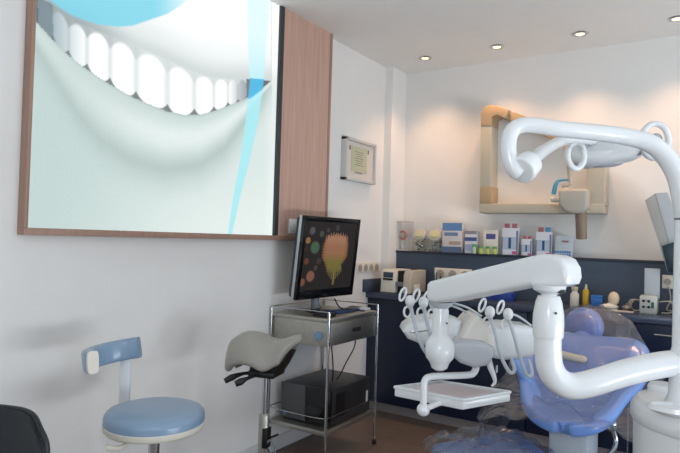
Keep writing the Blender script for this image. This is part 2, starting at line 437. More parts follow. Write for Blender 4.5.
# ------------------------------------------------------------------ cabinets, worktop, ledge
YF, ZT = 3.87, .9
GC = 'navy base cabinets under the worktop'
xs = [-2.25, -1.65, -1.04, -.44, .17, .78]
labs = ['navy base cabinet against the left wall behind the steel cart', 'navy base cabinet behind the white instrument tray', 'navy base cabinet behind the dental chair headrest',
        'navy base cabinet with a visible bar handle below the white tester', 'navy base cabinet mostly hidden behind the white pole']
for i, lab in enumerate(labs):
    a, b = xs[i], xs[i+1]
    t = thing('base_cabinet', lab, 'cabinet', ((a+b)/2, YF+.2, 0), GC)
    obj('body', one(box, (a+.002, YF+.022, .075), (b-.002, YB-.002, .855)), navy, t)
    obj('kickboard', one(box, (a, YF+.05, 0), (b, YF+.065, .075)), kick_m, t)
    if i < 3:
        d = obj('door', one(box, (a+.003, YF, .078), (b-.003, YF+.02, .852), .002), navy, t)
        hb = bmesh.new()
        if i: cyl(hb, (b-.06, YF-.025, .62), (b-.06, YF-.025, .76), .005); cyl(hb, (b-.06, YF-.025, .64), (b-.06, YF, .64), .004); cyl(hb, (b-.06, YF-.025, .74), (b-.06, YF, .74), .004); obj('handle', hb, steel, d)
        else: hb.free()
    else:
        for k, (z0, z1) in enumerate(((.66, .852), (.37, .656), (.078, .366))):
            d = obj('drawer', one(box, (a+.003, YF, z0), (b-.003, YF+.02, z1), .002), navy, t)
            zh = z1-.055; hb = bmesh.new()
            cyl(hb, (a+.13, YF-.028, zh), (b-.13, YF-.028, zh), .005)
            for x in (a+.16, b-.16): cyl(hb, (x, YF-.028, zh), (x, YF, zh), .004)
            obj('handle', hb, steel, d)
        obj('edge_strip', one(box, (a-.004, YF-.003, .078), (a+.003, YF+.02, .852)), pm('grey_edge', (110, 118, 130)), t)
wt = thing('worktop', 'long dark slate blue worktop along the back wall', 'worktop', (-.7, 4.05, .855))
obj('slab', one(box, (XW, YF-.03, .857), (.78, YB, ZT), .004), counter_m, wt)
obj('side_upstand', one(box, (XW, 3.79, ZT), (XW+.014, 4.06, ZT+.095), .002), navyl, wt)
lg = thing('backsplash_ledge', 'dark navy boxed ledge running above the worktop on the back wall', 'ledge', (-.7, 4.25, ZT))
obj('panel', one(box, (-2.183, 4.2, ZT+.001), (.78, YB-.003, 1.2)), navyl, lg)
obj('ledge_top', one(box, (-2.183, 4.185, 1.2), (.78, YB-.003, 1.216), .002), pm('navy_edge', (40, 46, 62)), lg)

# ------------------------------------------------------------------ things on the ledge
ZL = 1.216; YI = 4.2
def LX(px): return on(px, 252, 1, YI)[0]
def LZ(px, py): return on(px, py, 1, YI)[2]
def ledge_box(name, label, x0, x1, top, rgb, dep=.055, cat='box', group=None, patches=(), m=None):
    a, b = LX(x0), LX(x1); b -= .02 if b-a > .07 else .012
    z = LZ((x0+x1)/2, top)
    t = thing(name, label, cat, ((a+b)/2, YI+dep/2, ZL), group)
    obj('carton', one(box, (a, YI, ZL), (b, YI+dep, z), .001), m or pm(name+str(x0), rgb), t)
    for i, (u0, u1, v0, v1, c) in enumerate(patches):
        obj('label_patch', one(box, (a+(b-a)*u0, YI-.001-.0004*i, ZL+(z-ZL)*v0), (a+(b-a)*u1, YI+.001, ZL+(z-ZL)*v1)), pm('patch_%d_%d_%d' % c, c), t)
    return t
acr = clear_mat('clear_acrylic', (250, 250, 250), .04)
glass = clear_mat('clear_glass', (236, 240, 238), .08)
# acrylic case with pink model
a, b, z = LX(393), LX(409), LZ(401, 222)
t = thing('display_case', 'clear acrylic case holding a pink jaw model at the left end of the ledge', 'display case', ((a+b)/2, 4.22, ZL))
bm = bmesh.new()
for lo, hi in (((a, 4.195, ZL), (a+.003, 4.275, z)), ((b-.003, 4.195, ZL), (b, 4.275, z)), ((a, 4.195, ZL), (b, 4.198, z))): box(bm, lo, hi)
obj('case', bm, acr, t)
obj('lid', one(box, (a-.002, 4.193, z), (b+.002, 4.277, z+.004), .001), pm('case_lid', (170, 166, 160), .2), t)
obj('base', one(box, (a, 4.195, ZL), (b, 4.275, ZL+.006)), white_p, t)
t = thing('jaw_model', 'pink jaw model standing inside the acrylic case', 'dental model', ((a+b)/2, 4.23, ZL+.006))
c = V(((a+b)/2-.004, 4.235, (ZL+z)/2+.005)); bm = bmesh.new()
tube(bm, [c+V((-.022, 0, .022)), c+V((-.006, 0, .034)), c+V((.018, 0, .024)), c+V((.022, 0, 0)), c+V((.01, 0, -.026)), c+V((-.012, 0, -.026)), c+V((-.024, 0, -.004))], .009, 10)
obj('gum', bm, pm('pink_gum', (206, 128, 118)), t)
bm = bmesh.new()
for k in range(8): q = k/7*math.pi*1.2-.4; ellipsoid(bm, c+V((.013*math.cos(q), -.008, .022*math.sin(q))), (.004, .004, .005), n=8)
obj('teeth', bm, white_p, t)
obj('stand', one(cyl, c+V((0, 0, -.03)), (c.x, c.y, ZL+.006), .006), white_p, t)
# sweet jars
def jar(x0, x1, label, cols, face):
    a, b = LX(x0), LX(x1)-.004; cx = (a+b)/2; r = (b-a)/2; y = 4.235
    z = LZ((x0+x1)/2, 229)
    t = thing('glass_jar', label, 'jar', (cx, y, ZL), 'round glass jars on the ledge')
    h = z-ZL; bm = bmesh.new()
    lathe(bm, (cx, y, ZL), [(0, .0), (r*.8, 0), (r, h*.1), (r, h*.55), (r*.8, h*.68)], 24)
    obj('jar_body', bm, glass, t)
    M = Matrix.Rotation(R(62), 4, 'X')
    bm = bmesh.new(); lathe(bm, (cx, y-.012, ZL+h*.74), [(0, -.012), (r*.86, -.012), (r*.9, 0), (r*.8, .01), (r*.5, .012), (0, .012)], 24, M=M)
    obj('lid', bm, pm('jar_lid', (206, 200, 190), .3), t)
    bm = bmesh.new(); lathe(bm, V((cx, y-.012, ZL+h*.74))+M@V((0, 0, .0125)), [(0, 0), (r*.55, 0), (r*.5, .003), (0, .004)], 20, M=M)
    obj('lid_label', bm, pm('jar_face%d' % x0, face), t)
    rnd = random.Random(x0)
    bms = [bmesh.new() for _ in cols]
    for k in range(46):
        q = rnd.random()*6.28; rr = r*.78*rnd.random()**.5; zz = ZL+.008+rnd.random()*h*.5
        ellipsoid(bms[k % len(cols)], (cx+rr*math.cos(q), y+rr*math.sin(q), zz), (.007, .007, .005), n=8)
    for bm, cc in zip(bms, cols):
        s = obj('contents', bm, pm('sweet_%d_%d_%d' % cc, cc), t); s['kind'] = 'stuff'
jar(411, 425, 'glass jar of dark green and multicoloured capsules, beside the acrylic case', [(60, 130, 120), (180, 90, 80), (70, 80, 110), (200, 200, 200)], (206, 204, 160))
jar(426, 442, 'glass jar of blue and grey capsules, beside the tall blue-topped carton', [(110, 120, 150), (150, 160, 180), (200, 200, 210), (120, 110, 130)], (210, 204, 156))
ledge_box('product_carton', 'large carton with blue top and pale front beside the glass jars', 442, 464, 223, (222, 216, 214), .07, patches=[(0, 1, .74, 1, (104, 142, 192)), (0, 1, 0, .2, (92, 112, 142)), (.1, .8, .56, .68, (120, 140, 175)), (.35, .95, .26, .38, (186, 160, 148))])
ledge_box('product_carton', 'white carton with violet stripe right of the blue-topped carton', 464.5, 479, 231, (226, 226, 232), .05, patches=[(0, 1, .55, .72, (80, 90, 150)), (.0, 1, .86, 1, (150, 148, 152)), (.05, .6, .12, .4, (170, 184, 220))])
ledge_box('product_carton', 'cream carton with a small violet label behind the green-capped tubs', 483, 500, 230, (240, 230, 216), .03, patches=[(.2, .85, .62, .84, (88, 84, 144))])
for i, (x0, lab) in enumerate(((471.5, 'tallest green-capped tub, in front of the violet-striped carton'), (478, 'lime-labelled tub with green cap, left of three equal tubs'), (485, 'lime-labelled tub with green cap, middle of three equal tubs'), (492, 'lime-labelled tub with green cap, right of three equal tubs'))):
    x = LX(x0+3); y = 4.195 ; hh = .056 if i else .07
    t = thing('green_tub', lab, 'tub', (x, y, ZL), 'green-capped tubs on the ledge')
    y -= 0
    obj('tub_body', one(cyl, (x, y-.0, ZL), (x, y-.0, ZL+hh*.7), .017, n=16, bev=.001), pm('lime_label' if i else 'pale_green', (190, 206, 110) if i else (180, 206, 180)), t)
    obj('cap', one(cyl, (x, y, ZL+hh*.7), (x, y, ZL+hh), .0155, n=16, bev=.002), pm('green_cap', (110, 150, 40) if i else (90, 160, 90)), t)
def twin(x0, x1, top, lab, c1, c2, small=False):
    t = ledge_box('display_carton', lab, x0, x1, top, (238, 236, 242), .05, group='white open-fronted display cartons on the ledge',
                  patches=[(.04, .96, .2, .66, (190, 204, 214)), (.42, .58, .24, .64, (50, 74, 140)), (.0, .06, 0, .66, (120, 110, 150)), (.9, 1, 0, .9, (120, 124, 170)), (.66, .98, .03, .14, (200, 96, 140))])
    a, b = LX(x0), LX(x1)-.015; z = LZ((x0+x1)/2, top); w = b-a
    for q, cc in ((.3, c1), (.74, c2)):
        s = .026 if small else .036
        obj('header_card', one(box, (a+w*q-s/2, YI+.002, z-.004), (a+w*q+s/2, YI+.006, z+s*.9), .001), pm('hdr_%d_%d_%d' % cc, cc), t)
RD = (186, 104, 116)
twin(501.5, 520.5, 228, 'tallest white display carton with two red header squares', RD, RD)
twin(521, 534, 239, 'smallest white display carton with two red header squares', RD, RD, True)
twin(535.5, 554, 232, 'white display carton with one red and one blue header square', RD, (84, 158, 206))
ledge_box('product_carton', 'white carton with blue chequered lower half at the right end of the ledge row', 555, 575, 236, (206, 214, 222), .05, patches=[(.0+.14*k, .1+.14*k, .04+.14*j, .14+.14*j, (92, 140, 196)) for k in range(7) for j in range(2)]+[(.4, .8, .7, .78, (170, 120, 120))])

# ------------------------------------------------------------------ sockets
def socket_strip(name, label, org, ux, n, w, h, nrm):
    t = thing('socket_strip', label, 'wall socket', org, None)
    Z = V((0, 0, 1)); M = frame4(V(org), V(ux), V(nrm), Z)
    obj('plate', one(box, (0, 0, 0), (w, .01, h), .003, M=M), cream, t)
    for k in range(n):
        bm = bmesh.new(); c = M @ V((w*(k+.5)/n, .01, h/2))
        cyl(bm, c, c+V(nrm)*.004, min(w/n, h)*.36, n=20); obj('socket', bm, pm('socket_face', (176, 168, 158)), t)
        bm = bmesh.new()
        for s in (-1, 1): q = c+V(nrm)*.004+V(ux)*.008*s; cyl(bm, q, q+V(nrm)*.001, .003, n=8)
        s_ = obj('socket_hole', bm, black, t)
socket_strip('s', 'white triple socket strip on the navy backsplash behind the beige machine', (-1.845, 4.2, 1.005), (1, 0, 0), 3, .3, .09, (0, -1, 0))
socket_strip('s', 'beige four-gang socket strip on the left wall above the worktop', (XW, 3.69, 1.045), (0, 1, 0), 4, .33, .075, (1, 0, 0))
socket_strip('s', 'beige single socket on the backsplash below the hanging grey panel', (-.3, 4.2, 1.045), (1, 0, 0), 1, .06, .085, (0, -1, 0))

# ------------------------------------------------------------------ worktop things
# beige desktop machine
x0, x1, y0, y1, zt = on(380, 293, 2, ZT)[0], 0, 3.885, 4.15, 1.075
x1 = x0+.2; x0 = max(x0, -2.1)
x0 = -2.15; x1 = -1.895
t = thing('sealing_machine', 'beige desktop machine with small screen and dark slot on the left of the worktop', 'machine', ((x0+x1)/2, 4.0, ZT))
w = x1-x0
bm = bmesh.new()
side = [(y0, ZT+.006), (y0+.012, zt-.03), (y0+.035, zt), (y1, zt), (y1, ZT+.006)]
prism(bm, [V((x0+w*.25, y, z)) for y, z in side], (w*.5, 0, 0), .006)
obj('left_housing', bm, cream, t)
bm = bmesh.new(); prism(bm, [V((x1-w*.13, y, z)) for y, z in side], (w*.26, 0, 0), .006); obj('right_housing', bm, beige, t)
obj('slot', one(box, (x0+w*.49, y0+.04, ZT+.006), (x1-w*.25, y1-.01, zt-.008)), black, t)
obj('lever', one(box, (x0+w*.5, y0+.0, ZT+.055), (x1-w*.27, y0+.045, ZT+.085), .004), midgrey, t)
obj('screen', one(box, (x0+w*.08, y0+.006, ZT+.115), (x0+w*.4, y0+.02, ZT+.155), .002), pm('dark_screen', (60, 78, 98), .2), t)
obj('buttons', one(box, (x0+w*.08, y0+.002, ZT+.095), (x0+w*.4, y0+.014, ZT+.11), .002), black, t)
bm = bmesh.new()
for x in (x0+.02, x1-.02):
    for y in (y0+.02, y1-.02): cyl(bm, (x, y, ZT), (x, y, ZT+.008), .01, n=12)
obj('feet', bm, black, t)
obj('side_handle', one(box, (x1, y0+.05, ZT+.02), (x1+.012, y0+.14, ZT+.07), .005), cream, t)
# pen pot
pc = V((-1.78, 4.1, ZT))
t = thing('pen_pot', 'small dark pot of pens right of the beige machine', 'pen pot', pc)
bm = bmesh.new(); lathe(bm, pc, [(0, 0), (.028, 0), (.03, .08), (.026, .08), (.024, .01), (0, .01)], 20); obj('pot', bm, black, t)
for i, (dx, dy, l) in enumerate(((-.03, .01, .15), (.0, -.01, .165), (.02, .008, .155), (.035, -.008, .14))):
    s = pc+V((dx*.3, dy, .012)); e = pc+V((dx, dy*1.3, l))
    bm = bmesh.new(); cyl(bm, s, e, .004, n=10); o = obj('pen', bm, black if i % 2 else pm('grey_pen', (120, 120, 130)), t)
# blue carton behind arm
t = thing('tissue_carton', 'blue carton lying on the worktop behind the white arm', 'carton', (-1.3, 4.05, ZT))
obj('carton', one(box, (-1.36, 4.0, ZT), (-1.19, 4.12, ZT+.055), .002), pm('blue_carton', (44, 74, 160)), t)
obj('opening', one(box, (-1.32, 4.03, ZT+.055), (-1.23, 4.09, ZT+.056)), white_m, t)
def WX(px, y=4.1): return on(px, 300, 1, y)[0]
YW = 4.1
# white bottle
x = WX(574.5); t = thing('squat_bottle', 'white squat plastic bottle beside the yellow bottle on the worktop', 'bottle', (x, YW, ZT))
bm = bmesh.new(); lathe(bm, (x, YW, ZT), [(0, 0), (.026, 0), (.028, .01), (.028, .075), (.018, .09), (.016, .1), (0, .1)], 24); obj('bottle_body', bm, cream, t)
obj('cap', one(cyl, (x, YW, ZT+.1), (x, YW, ZT+.125), .022, n=20, bev=.003), pm('beige_cap', (196, 186, 166)), t)
x = WX(585.5); t = thing('slim_bottle', 'slim yellow bottle with pale nozzle on the worktop', 'bottle', (x, YW+.01, ZT))
bm = bmesh.new(); lathe(bm, (x, YW+.01, ZT), [(0, 0), (.02, 0), (.021, .008), (.021, .1), (.012, .115), (0, .115)], 24); obj('bottle_body', bm, pm('yellow_liquid', (202, 164, 30), .3), t)
obj('nozzle', one(cyl, (x, YW+.01, ZT+.113), (x, YW+.01, ZT+.145), .009, .006, n=16), pm('nozzle', (196, 198, 180)), t)
x = WX(597); t = thing('glove_box', 'small bright blue box between the yellow bottle and the white cast', 'box', (x, YW, ZT))
obj('box_body', one(box, (x-.035, YW-.02, ZT), (x+.035, YW+.04, ZT+.066), .003), pm('bright_blue', (46, 110, 188)), t)
obj('lid', one(box, (x-.036, YW-.021, ZT+.066), (x+.036, YW+.041, ZT+.078), .002), pm('bright_blue_lid', (60, 124, 196)), t)
x = WX(612, 4.06); t = thing('plaster_cast', 'white egg-shaped plaster cast on a foot beside the small blue box', 'plaster cast', (x, 4.06, ZT))
bm = bmesh.new(); ellipsoid(bm, (x+.01, 4.06, ZT+.068), (.033, .032, .045)); obj('cast_top', bm, pm('plaster', (226, 206, 178), .8), t)
bm = bmesh.new(); ellipsoid(bm, (x-.012, 4.05, ZT+.018), (.052, .034, .018)); cyl(bm, (x, 4.06, ZT), (x, 4.06, ZT+.04), .034, .026); obj('cast_foot', bm, pm('plaster_white', (236, 228, 214), .8), t)
x = WX(627, 4.06); t = thing('metal_dish', 'small round metal dish between the plaster cast and the tester', 'dish', (x, 4.06, ZT))
bm = bmesh.new(); lathe(bm, (x, 4.06, ZT), [(0, 0), (.026, 0), (.034, .02), (.032, .021), (.022, .006), (0, .005)], 24); obj('bowl', bm, steel, t)
bm = bmesh.new(); lathe(bm, (x, 4.06, ZT+.021), [(.033, 0), (.033, .004), (.02, .012), (0, .014)], 24); obj('lid', bm, steel, t)
obj('knob', one(cyl, (x, 4.06, ZT+.033), (x, 4.06, ZT+.044), .006, n=12), steel, t)
tag(obj('paper_sheet', one(box, (WX(606, 3.98), 3.93, ZT), (WX(634, 3.98), 4.02, ZT+.003)), pm('paper', (196, 190, 180))), 'pale paper lying on the worktop in front of the plaster cast', 'paper')
# tester
x0, x1 = WX(640, 4.0), WX(661, 4.0)
t = thing('testing_device', 'small white control box with knobs and upright lid at the right of the worktop', 'device', ((x0+x1)/2, 4.04, ZT))
obj('housing', one(box, (x0, 3.98, ZT), (x1-.02, 4.1, ZT+.105), .004), pm('ivory_case', (206, 206, 200)), t)
obj('lid', one(box, (x0+.012, 4.1, ZT+.08), (x1-.015, 4.112, ZT+.27), .004), lightgrey, t)
obj('display', one(box, (x1-.05, 3.978, ZT+.035), (x1-.035, 3.981, ZT+.07)), pm('green_lamp', (30, 96, 64)), t)
for k in range(4):
    bm = bmesh.new(); xx = x0+.022+.028*(k % 2); zz = ZT+.04+.035*(k//2); cyl(bm, (xx, 3.98, zz), (xx, 3.968, zz), .008, n=14); obj('knob', bm, black, t)
bm = bmesh.new()
for k in range(3): c = V((x0-.025, 4.05, ZT+.04)); tube(bm, [c+V((.03, .0, .03)), c+V((-.012-.01*k, .01*k, .03)), c+V((-.03-.008*k, .01*k, -.01)), c+V((-.01, .01*k, -.035)), c+V((.02, 0, -.03))], .004, 8)
tag(obj('coiled_cable', bm, pm('beige_cable', (176, 168, 158))), 'beige coiled cable on the left side of the white control box', 'cable')
bm = bmesh.new()
for k in range(3): c = V((x1+.03, 4.05, ZT+.04)); tube(bm, [c+V((-.045, .0, .03)), c+V((.012+.01*k, .012*k, .035)), c+V((.045+.012*k, .01*k, -.008)), c+V((.01, .01*k, -.033)), c+V((-.03, 0, -.034))], .004, 8)
tube(bm, [V((x1+.05, 4.06, ZT+.02)), V((-.27, 4.16, ZT+.02)), V((-.25, 4.18, ZT+.08)), V((-.262, 4.185, ZT+.16))], .004, 8)
tag(obj('coiled_cable', bm, MC['beige_cable']), 'beige cable loop right of the white control box rising to the socket', 'cable')

# hanging grey panel at right
y = 4.1
def q(px, py, yy=y): return on(px, py, 1, yy)
t = thing('wall_monitor', 'grey slanted wall-mounted screen unit at the right edge above the worktop', 'monitor', (-.3, 4.3, 1.2))
bm = bmesh.new(); prism(bm, [q(646, 201), q(656, 194), q(669, 240), q(675, 272), q(668, 272), q(661, 246)], (0, .12, 0), .003); obj('back_shell', bm, pm('panel_grey', (172, 172, 168)), t)
bm = bmesh.new(); prism(bm, [q(656, 194), q(668, 193), q(688, 240), q(694, 276), q(675, 278), q(669, 240)], (0, .125, 0), .003); obj('side_edge', bm, lightgrey, t)
bm = bmesh.new(); prism(bm, [q(662, 246, 4.03), q(680, 240, 4.03), q(684, 273, 4.03), q(668, 272, 4.03)], (0, .012, 0), .001); obj('screen', bm, pm('dark_teal_screen', (28, 50, 60), .2), t)
obj('wall_bracket', one(box, (-.24, 4.15, 1.42), (-.18, 4.3, 1.5), .004), lightgrey, t)

# ------------------------------------------------------------------ X-ray unit on the back wall
YX = 4.22
def X(px, py, yy=YX): return on(px, py, 1, yy)
t = thing('xray_unit', 'beige wall-mounted dental x-ray with square frame, folded arm and small head', 'x-ray machine', (-1.1, 4.3, 1.5))
def bar(name, pts, m, th=.08, bev=.006, yy=YX): 
    bm = bmesh.new(); prism(bm, [X(a, b, yy) for a, b in pts], (0, th, 0), bev); return obj(name, bm, m, t)
bar('frame_post', [(484.5, 124), (495, 124), (494, 188), (483.5, 188)], beige, .16, yy=YX)
bar('post_joint', [(483.5, 187.5), (495, 187.5), (494.5, 204), (483, 204)], beige_d, .16, yy=YX)
bar('frame_rail', [(483, 204), (606, 204.5), (606, 214), (483, 213.5)], beige, .16, yy=YX)
bar('back_plate', [(589, 160), (607, 160), (606.5, 206), (588.5, 206)], beige, .155, yy=YX)
bar('corner_joint', [(484.5, 128), (484.5, 116), (487, 110), (493, 107), (500, 107.5), (512, 112), (509, 121), (500, 117), (495.5, 119), (495, 128)], beige_d, .17, yy=YX)
bar('folded_arm', [(511, 111.5), (545, 124), (570, 138), (566, 147), (540, 134), (508.5, 121)], beige_d, .09, yy=YX)
bm = bmesh.new(); tube(bm, [X(566, 142, 4.15), X(569, 152, 4.1), X(570, 166, 4.08), X(569.5, 180, 4.08)], [.03, .025, .022, .012], 14); obj('yoke', bm, beige, t)
bm = bmesh.new(); tube(bm, [X(570, 178, 4.08), X(570, 184, 4.08), X(562, 186, 4.08)], .012, 10, sub=3); obj('pivot', bm, beige, t)
bm = bmesh.new(); tube(bm, [X(571, 180, 4.08), X(560, 180.5, 4.07), X(556, 184, 4.06), X(553.5, 194, 4.05)], [.006, .009, .014, .015], 12); obj('handle', bm, pm('teal_handle', (70, 150, 180)), t)
c = X(575, 200, 4.08)
bm = bmesh.new(); prism(bm, [X(a, b, 4.08) for a, b in ((560, 192), (563, 189.5), (588, 189.5), (589.5, 192), (589, 208), (584, 213.5), (573, 214), (565, 211), (560.5, 205))], (0, .12, 0), .02, 4); obj('tube_head', bm, mat('putty_plastic', (186, 178, 166), .45), t)
bm = bmesh.new(); cyl(bm, X(551, 199.5, 4.08), X(561, 199.5, 4.08), .017, bev=.003); obj('side_cap', bm, cream, t)
bm = bmesh.new(); cyl(bm, X(581, 212, 4.08), X(581.5, 239, 4.1), .036, .034, bev=.002); obj('aiming_cone', bm, pm('taupe_cone', (140, 120, 104)), t)

# ------------------------------------------------------------------ cart
cx0, cx1, cy0, cy1 = -2.238, -1.822, 2.715, 3.27
t = thing('equipment_cart', 'brushed steel trolley with drawer against the left wall carrying the monitor', 'trolley', ((cx0+cx1)/2, 3.0, 0))
ZD = .845
for x in (cx0, cx1):
    for y in (cy0, cy1):
        bm = bmesh.new(); cyl(bm, (x, y, .012), (x, y, ZD+.03), .008, n=14); l = obj('leg', bm, chrome, t)
        bm = bmesh.new(); cyl(bm, (x, y, 0), (x, y, .03), .013, n=14, bev=.003); obj('foot', bm, black, l)
obj('tray_top', one(box, (cx0+.004, cy0+.004, ZD-.022), (cx1-.004, cy1-.004, ZD), .003), steel, t)
bm = bmesh.new(); zr = ZD+.038
for a, b in (((cx0, cy0), (cx1, cy0)), ((cx1, cy0), (cx1, cy1)), ((cx1, cy1), (cx0, cy1)), ((cx0, cy1), (cx0, cy0))):
    if a == (cx1, cy0): continue
    cyl(bm, (*a, zr), (*b, zr), .0035, n=10)
for p in ((cx0, cy0), (cx1, cy0), (cx1, cy1), (cx0, cy1)): cyl(bm, (*p, ZD), (*p, zr), .0035, n=10); ellipsoid(bm, (*p, zr), (.0036,)*3, n=8)
obj('top_rail', bm, chrome, t)
obj('drawer_case', one(box, (cx0+.012, cy0+.01, .685), (cx1-.014, cy1-.01, ZD-.023), .003), steel, t)
d = obj('drawer', one(box, (cx1-.013, cy0+.03, .69), (cx1-.002, cy1-.016, ZD-.03), .003), steel, t)
obj('handle', one(box, (cx1-.002, 2.97, .745), (cx1+.006, 3.06, .77), .002), pm('handle_dark', (40, 38, 36), .4), d)
bm = bmesh.new(); c = V((cx1-.075, cy0+.01, .742)); cyl(bm, c, c+V((0, -.01, 0)), .027, n=28, bev=.003); cyl(bm, c, c+V((0, -.018, 0)), .013, n=20, bev=.002); obj('round_catch', bm, pm('blue_disc', (130, 160, 190), .3), t)
for zs, nm in ((.215, 'shelf'), (.07, 'shelf')):
    if zs > .1: obj(nm, one(box, (cx0+.004, cy0+.004, zs-.028), (cx1-.004, cy1-.004, zs), .003), steel, t)
bm = bmesh.new(); zz = .29
tube(bm, [(cx0, cy0, zz), (cx0+.1, cy0-.02, zz), (cx1-.1, cy0-.02, zz), (cx1, cy0, zz)], .003, 8)
cyl(bm, (cx1, cy0, zz), (cx1, cy1, zz), .003, n=8); cyl(bm, (cx0, cy0, zz), (cx0, cy1, zz), .003, n=8)
obj('shelf_rail', bm, chrome, t)
# computer
t = thing('desktop_computer', 'black desktop computer case lying on the lower shelf of the steel trolley', 'computer', (-2.02, 3.0, .215))
obj('case', one(box, (-2.195, 2.8, .222), (-1.845, 3.24, .43), .005), mat('pc_charcoal', (44, 44, 46), .4, var=.04), t)
obj('front_bezel', one(box, (-2.2, 2.782, .222), (-2.02, 2.8, .43), .005), mat('pc_grey', (84, 86, 88), .5), t)
obj('front_panel', one(box, (-2.018, 2.786, .222), (-1.842, 2.8, .43), .004), blackg, t)
bm = bmesh.new(); cyl(bm, (-2.165, 2.782, .25), (-2.165, 2.776, .25), .012, n=16); obj('power_button', bm, pm('blue_button', (90, 120, 160), .3), t)
bm = bmesh.new()
for k in range(5): box(bm, (-1.846, 2.85+.02*k, .26), (-1.843, 2.86+.02*k, .4))
obj('vents', bm, black, t)
obj('rear_label', one(box, (-1.846, 3.19, .28), (-1.8438, 3.21, .35)), white_m, t)
bm = bmesh.new()
for x in (-2.16, -1.88):
    for y in (2.84, 3.2): cyl(bm, (x, y, .215), (x, y, .224), .014, n=12)
obj('feet', bm, black, t)
# monitor
L, Rr = P(299.5, 257, 3.40), P(356, 257, 3.86)
ux = V((Rr.x-L.x, Rr.y-L.y, 0)); wm = ux.length; ux.normalize()
nm = V((ux.y, -ux.x, 0))                 # towards viewer
if nm.dot(CP-L) < 0: nm = -nm
tilt = R(-6)
uz = (V((0, 0, 1))*math.cos(tilt)-nm*math.sin(tilt)); nf = (nm*math.cos(tilt)+V((0, 0, 1))*math.sin(tilt))
hm = .50; o0 = L+V((0, 0, 0)); o0 = V((L.x, L.y, 1.178))-uz*hm/2
M = Matrix.Identity(4)
for i in range(3): M[i][0] = ux[i]; M[i][1] = nf[i]; M[i][2] = uz[i]; M[i][3] = o0[i]
base = V((L.x, L.y, 0))+ux*wm*.42; base.z = ZD
t = thing('flat_monitor', 'large black flat monitor showing a thistle bloom, on the steel trolley', 'monitor', base)
bm = bmesh.new()
bz = .03
for lo, hi in (((0, -.02, 0), (wm, .006, .055)), ((0, -.02, hm-bz), (wm, .006, hm)), ((0, -.02, 0), (bz, .006, hm)), ((wm-bz, -.02, 0), (wm, .006, hm))): box(bm, lo, hi, .003, M=M)
obj('bezel', bm, blackg, t)
obj('back_housing', one(box, (.004, -.06, .01), (wm-.004, -.012, hm-.01), .012, M=M), pm('dark_blue_grey', (44, 54, 66), .4), t)
obj('side_trim', one(box, (-.004, -.03, .0), (.001, -.012, hm), .001, M=M), silver, t)
sx0, sx1, sz0, sz1 = bz, wm-bz, .055, hm-bz
def thistle(co):
    l = M.inverted() @ co; u = (l.x-sx0)/(sx1-sx0); v = (l.z-sz0)/(sz1-sz0)
    c = (34, 27, 25)
    for (a, b, r, cc) in ((.06, .72, .05, (150, 112, 72)), (.2, .62, .095, (72, 100, 76)), (.07, .42, .05, (110, 60, 40)), (.17, .2, .085, (136, 92, 72)), (.03, .12, .06, (120, 84, 60)), (.12, .86, .06, (88, 84, 92)), (.3, .42, .05, (66, 54, 52)), (.3, .82, .05, (70, 80, 66)), (.42, .88, .04, (74, 60, 60)), (.6, .92, .05, (60, 60, 64)), (.25, .32, .04, (84, 64, 60)), (.4, .6, .05, (90, 40, 30)), (.05, .6, .04, (60, 34, 30))):
        dd = math.hypot((u-a)*1.1, v-b)
        c = mixc(c, cc, 1-sm(r*.75, r*1.15, dd))
    # bloom
    cx = .6+.03*(v-.5); sp_ = math.sin(u*230+math.sin(v*6)*2)*.5+math.sin(u*131+1)*.5; n = sp_*.55+random.uniform(-.45, .45)
    top = .8+.045*sp_-.05*(abs(u-cx)/.25)**2; bot = .3
    if bot < v < top+.02:
        tt = (v-bot)/(top-bot); w = .15+.115*sm(0, .45, tt)+.012*math.sin(v*150)-.03*sm(.75, 1, tt)+.014*n
        s = abs(u-cx)/w
        if s < 1:
            col = mixc((122, 112, 50), (160, 112, 82), sm(.15, .55, tt)); col = mixc(col, (186, 138, 108), sm(.6, 1, tt)*.7+.1*n)
            col = mixc(col, (96, 60, 30), sm(.6, 1, s)*.4); col = mixc(col, (190, 146, 110), max(0, n)*.35)
            c = mixc(c, col, 1-sm(.9, 1, s))
    if .05 < v <= .36:            # bracts and stem
        if abs(u-.62) < .022: c = mixc(c, (124, 112, 56), .9)
        for k in range(-4, 5):
            xx = .62+k*.045*(1-.4*(v-.1)/.3) ; yy = .2+.02*abs(k)
            if abs(u-xx) < .011 and yy-.1*(1-abs(k)/6) < v < .34: c = mixc(c, (140, 126, 66), .75)
        if math.hypot((u-.62)/.14, (v-.3)/.06) < 1: c = mixc(c, (120, 112, 52), .8)
    return c
printed('screen', lambda u, v: M @ V((sx0+(sx1-sx0)*u, .001, sz0+(sz1-sz0)*v)), thistle, 200, 170, print_mat('lit_screen', .72, .25), t)
bm = bmesh.new(); nb = M @ V((wm*.42, -.04, .08)); tube(bm, [nb, V((nb.x, nb.y, ZD+.05))-nm*.01, V((nb.x, nb.y, ZD+.012))], [.03, .026, .035], 16); obj('stand_neck', bm, midgrey, t)
bm = bmesh.new(); lathe(bm, (base.x+.0, base.y, ZD), [(0, 0), (.12, 0), (.125, .006), (.1, .012), (.04, .02), (0, .02)], 36, 1, .8); obj('stand_base', bm, blackg, t)
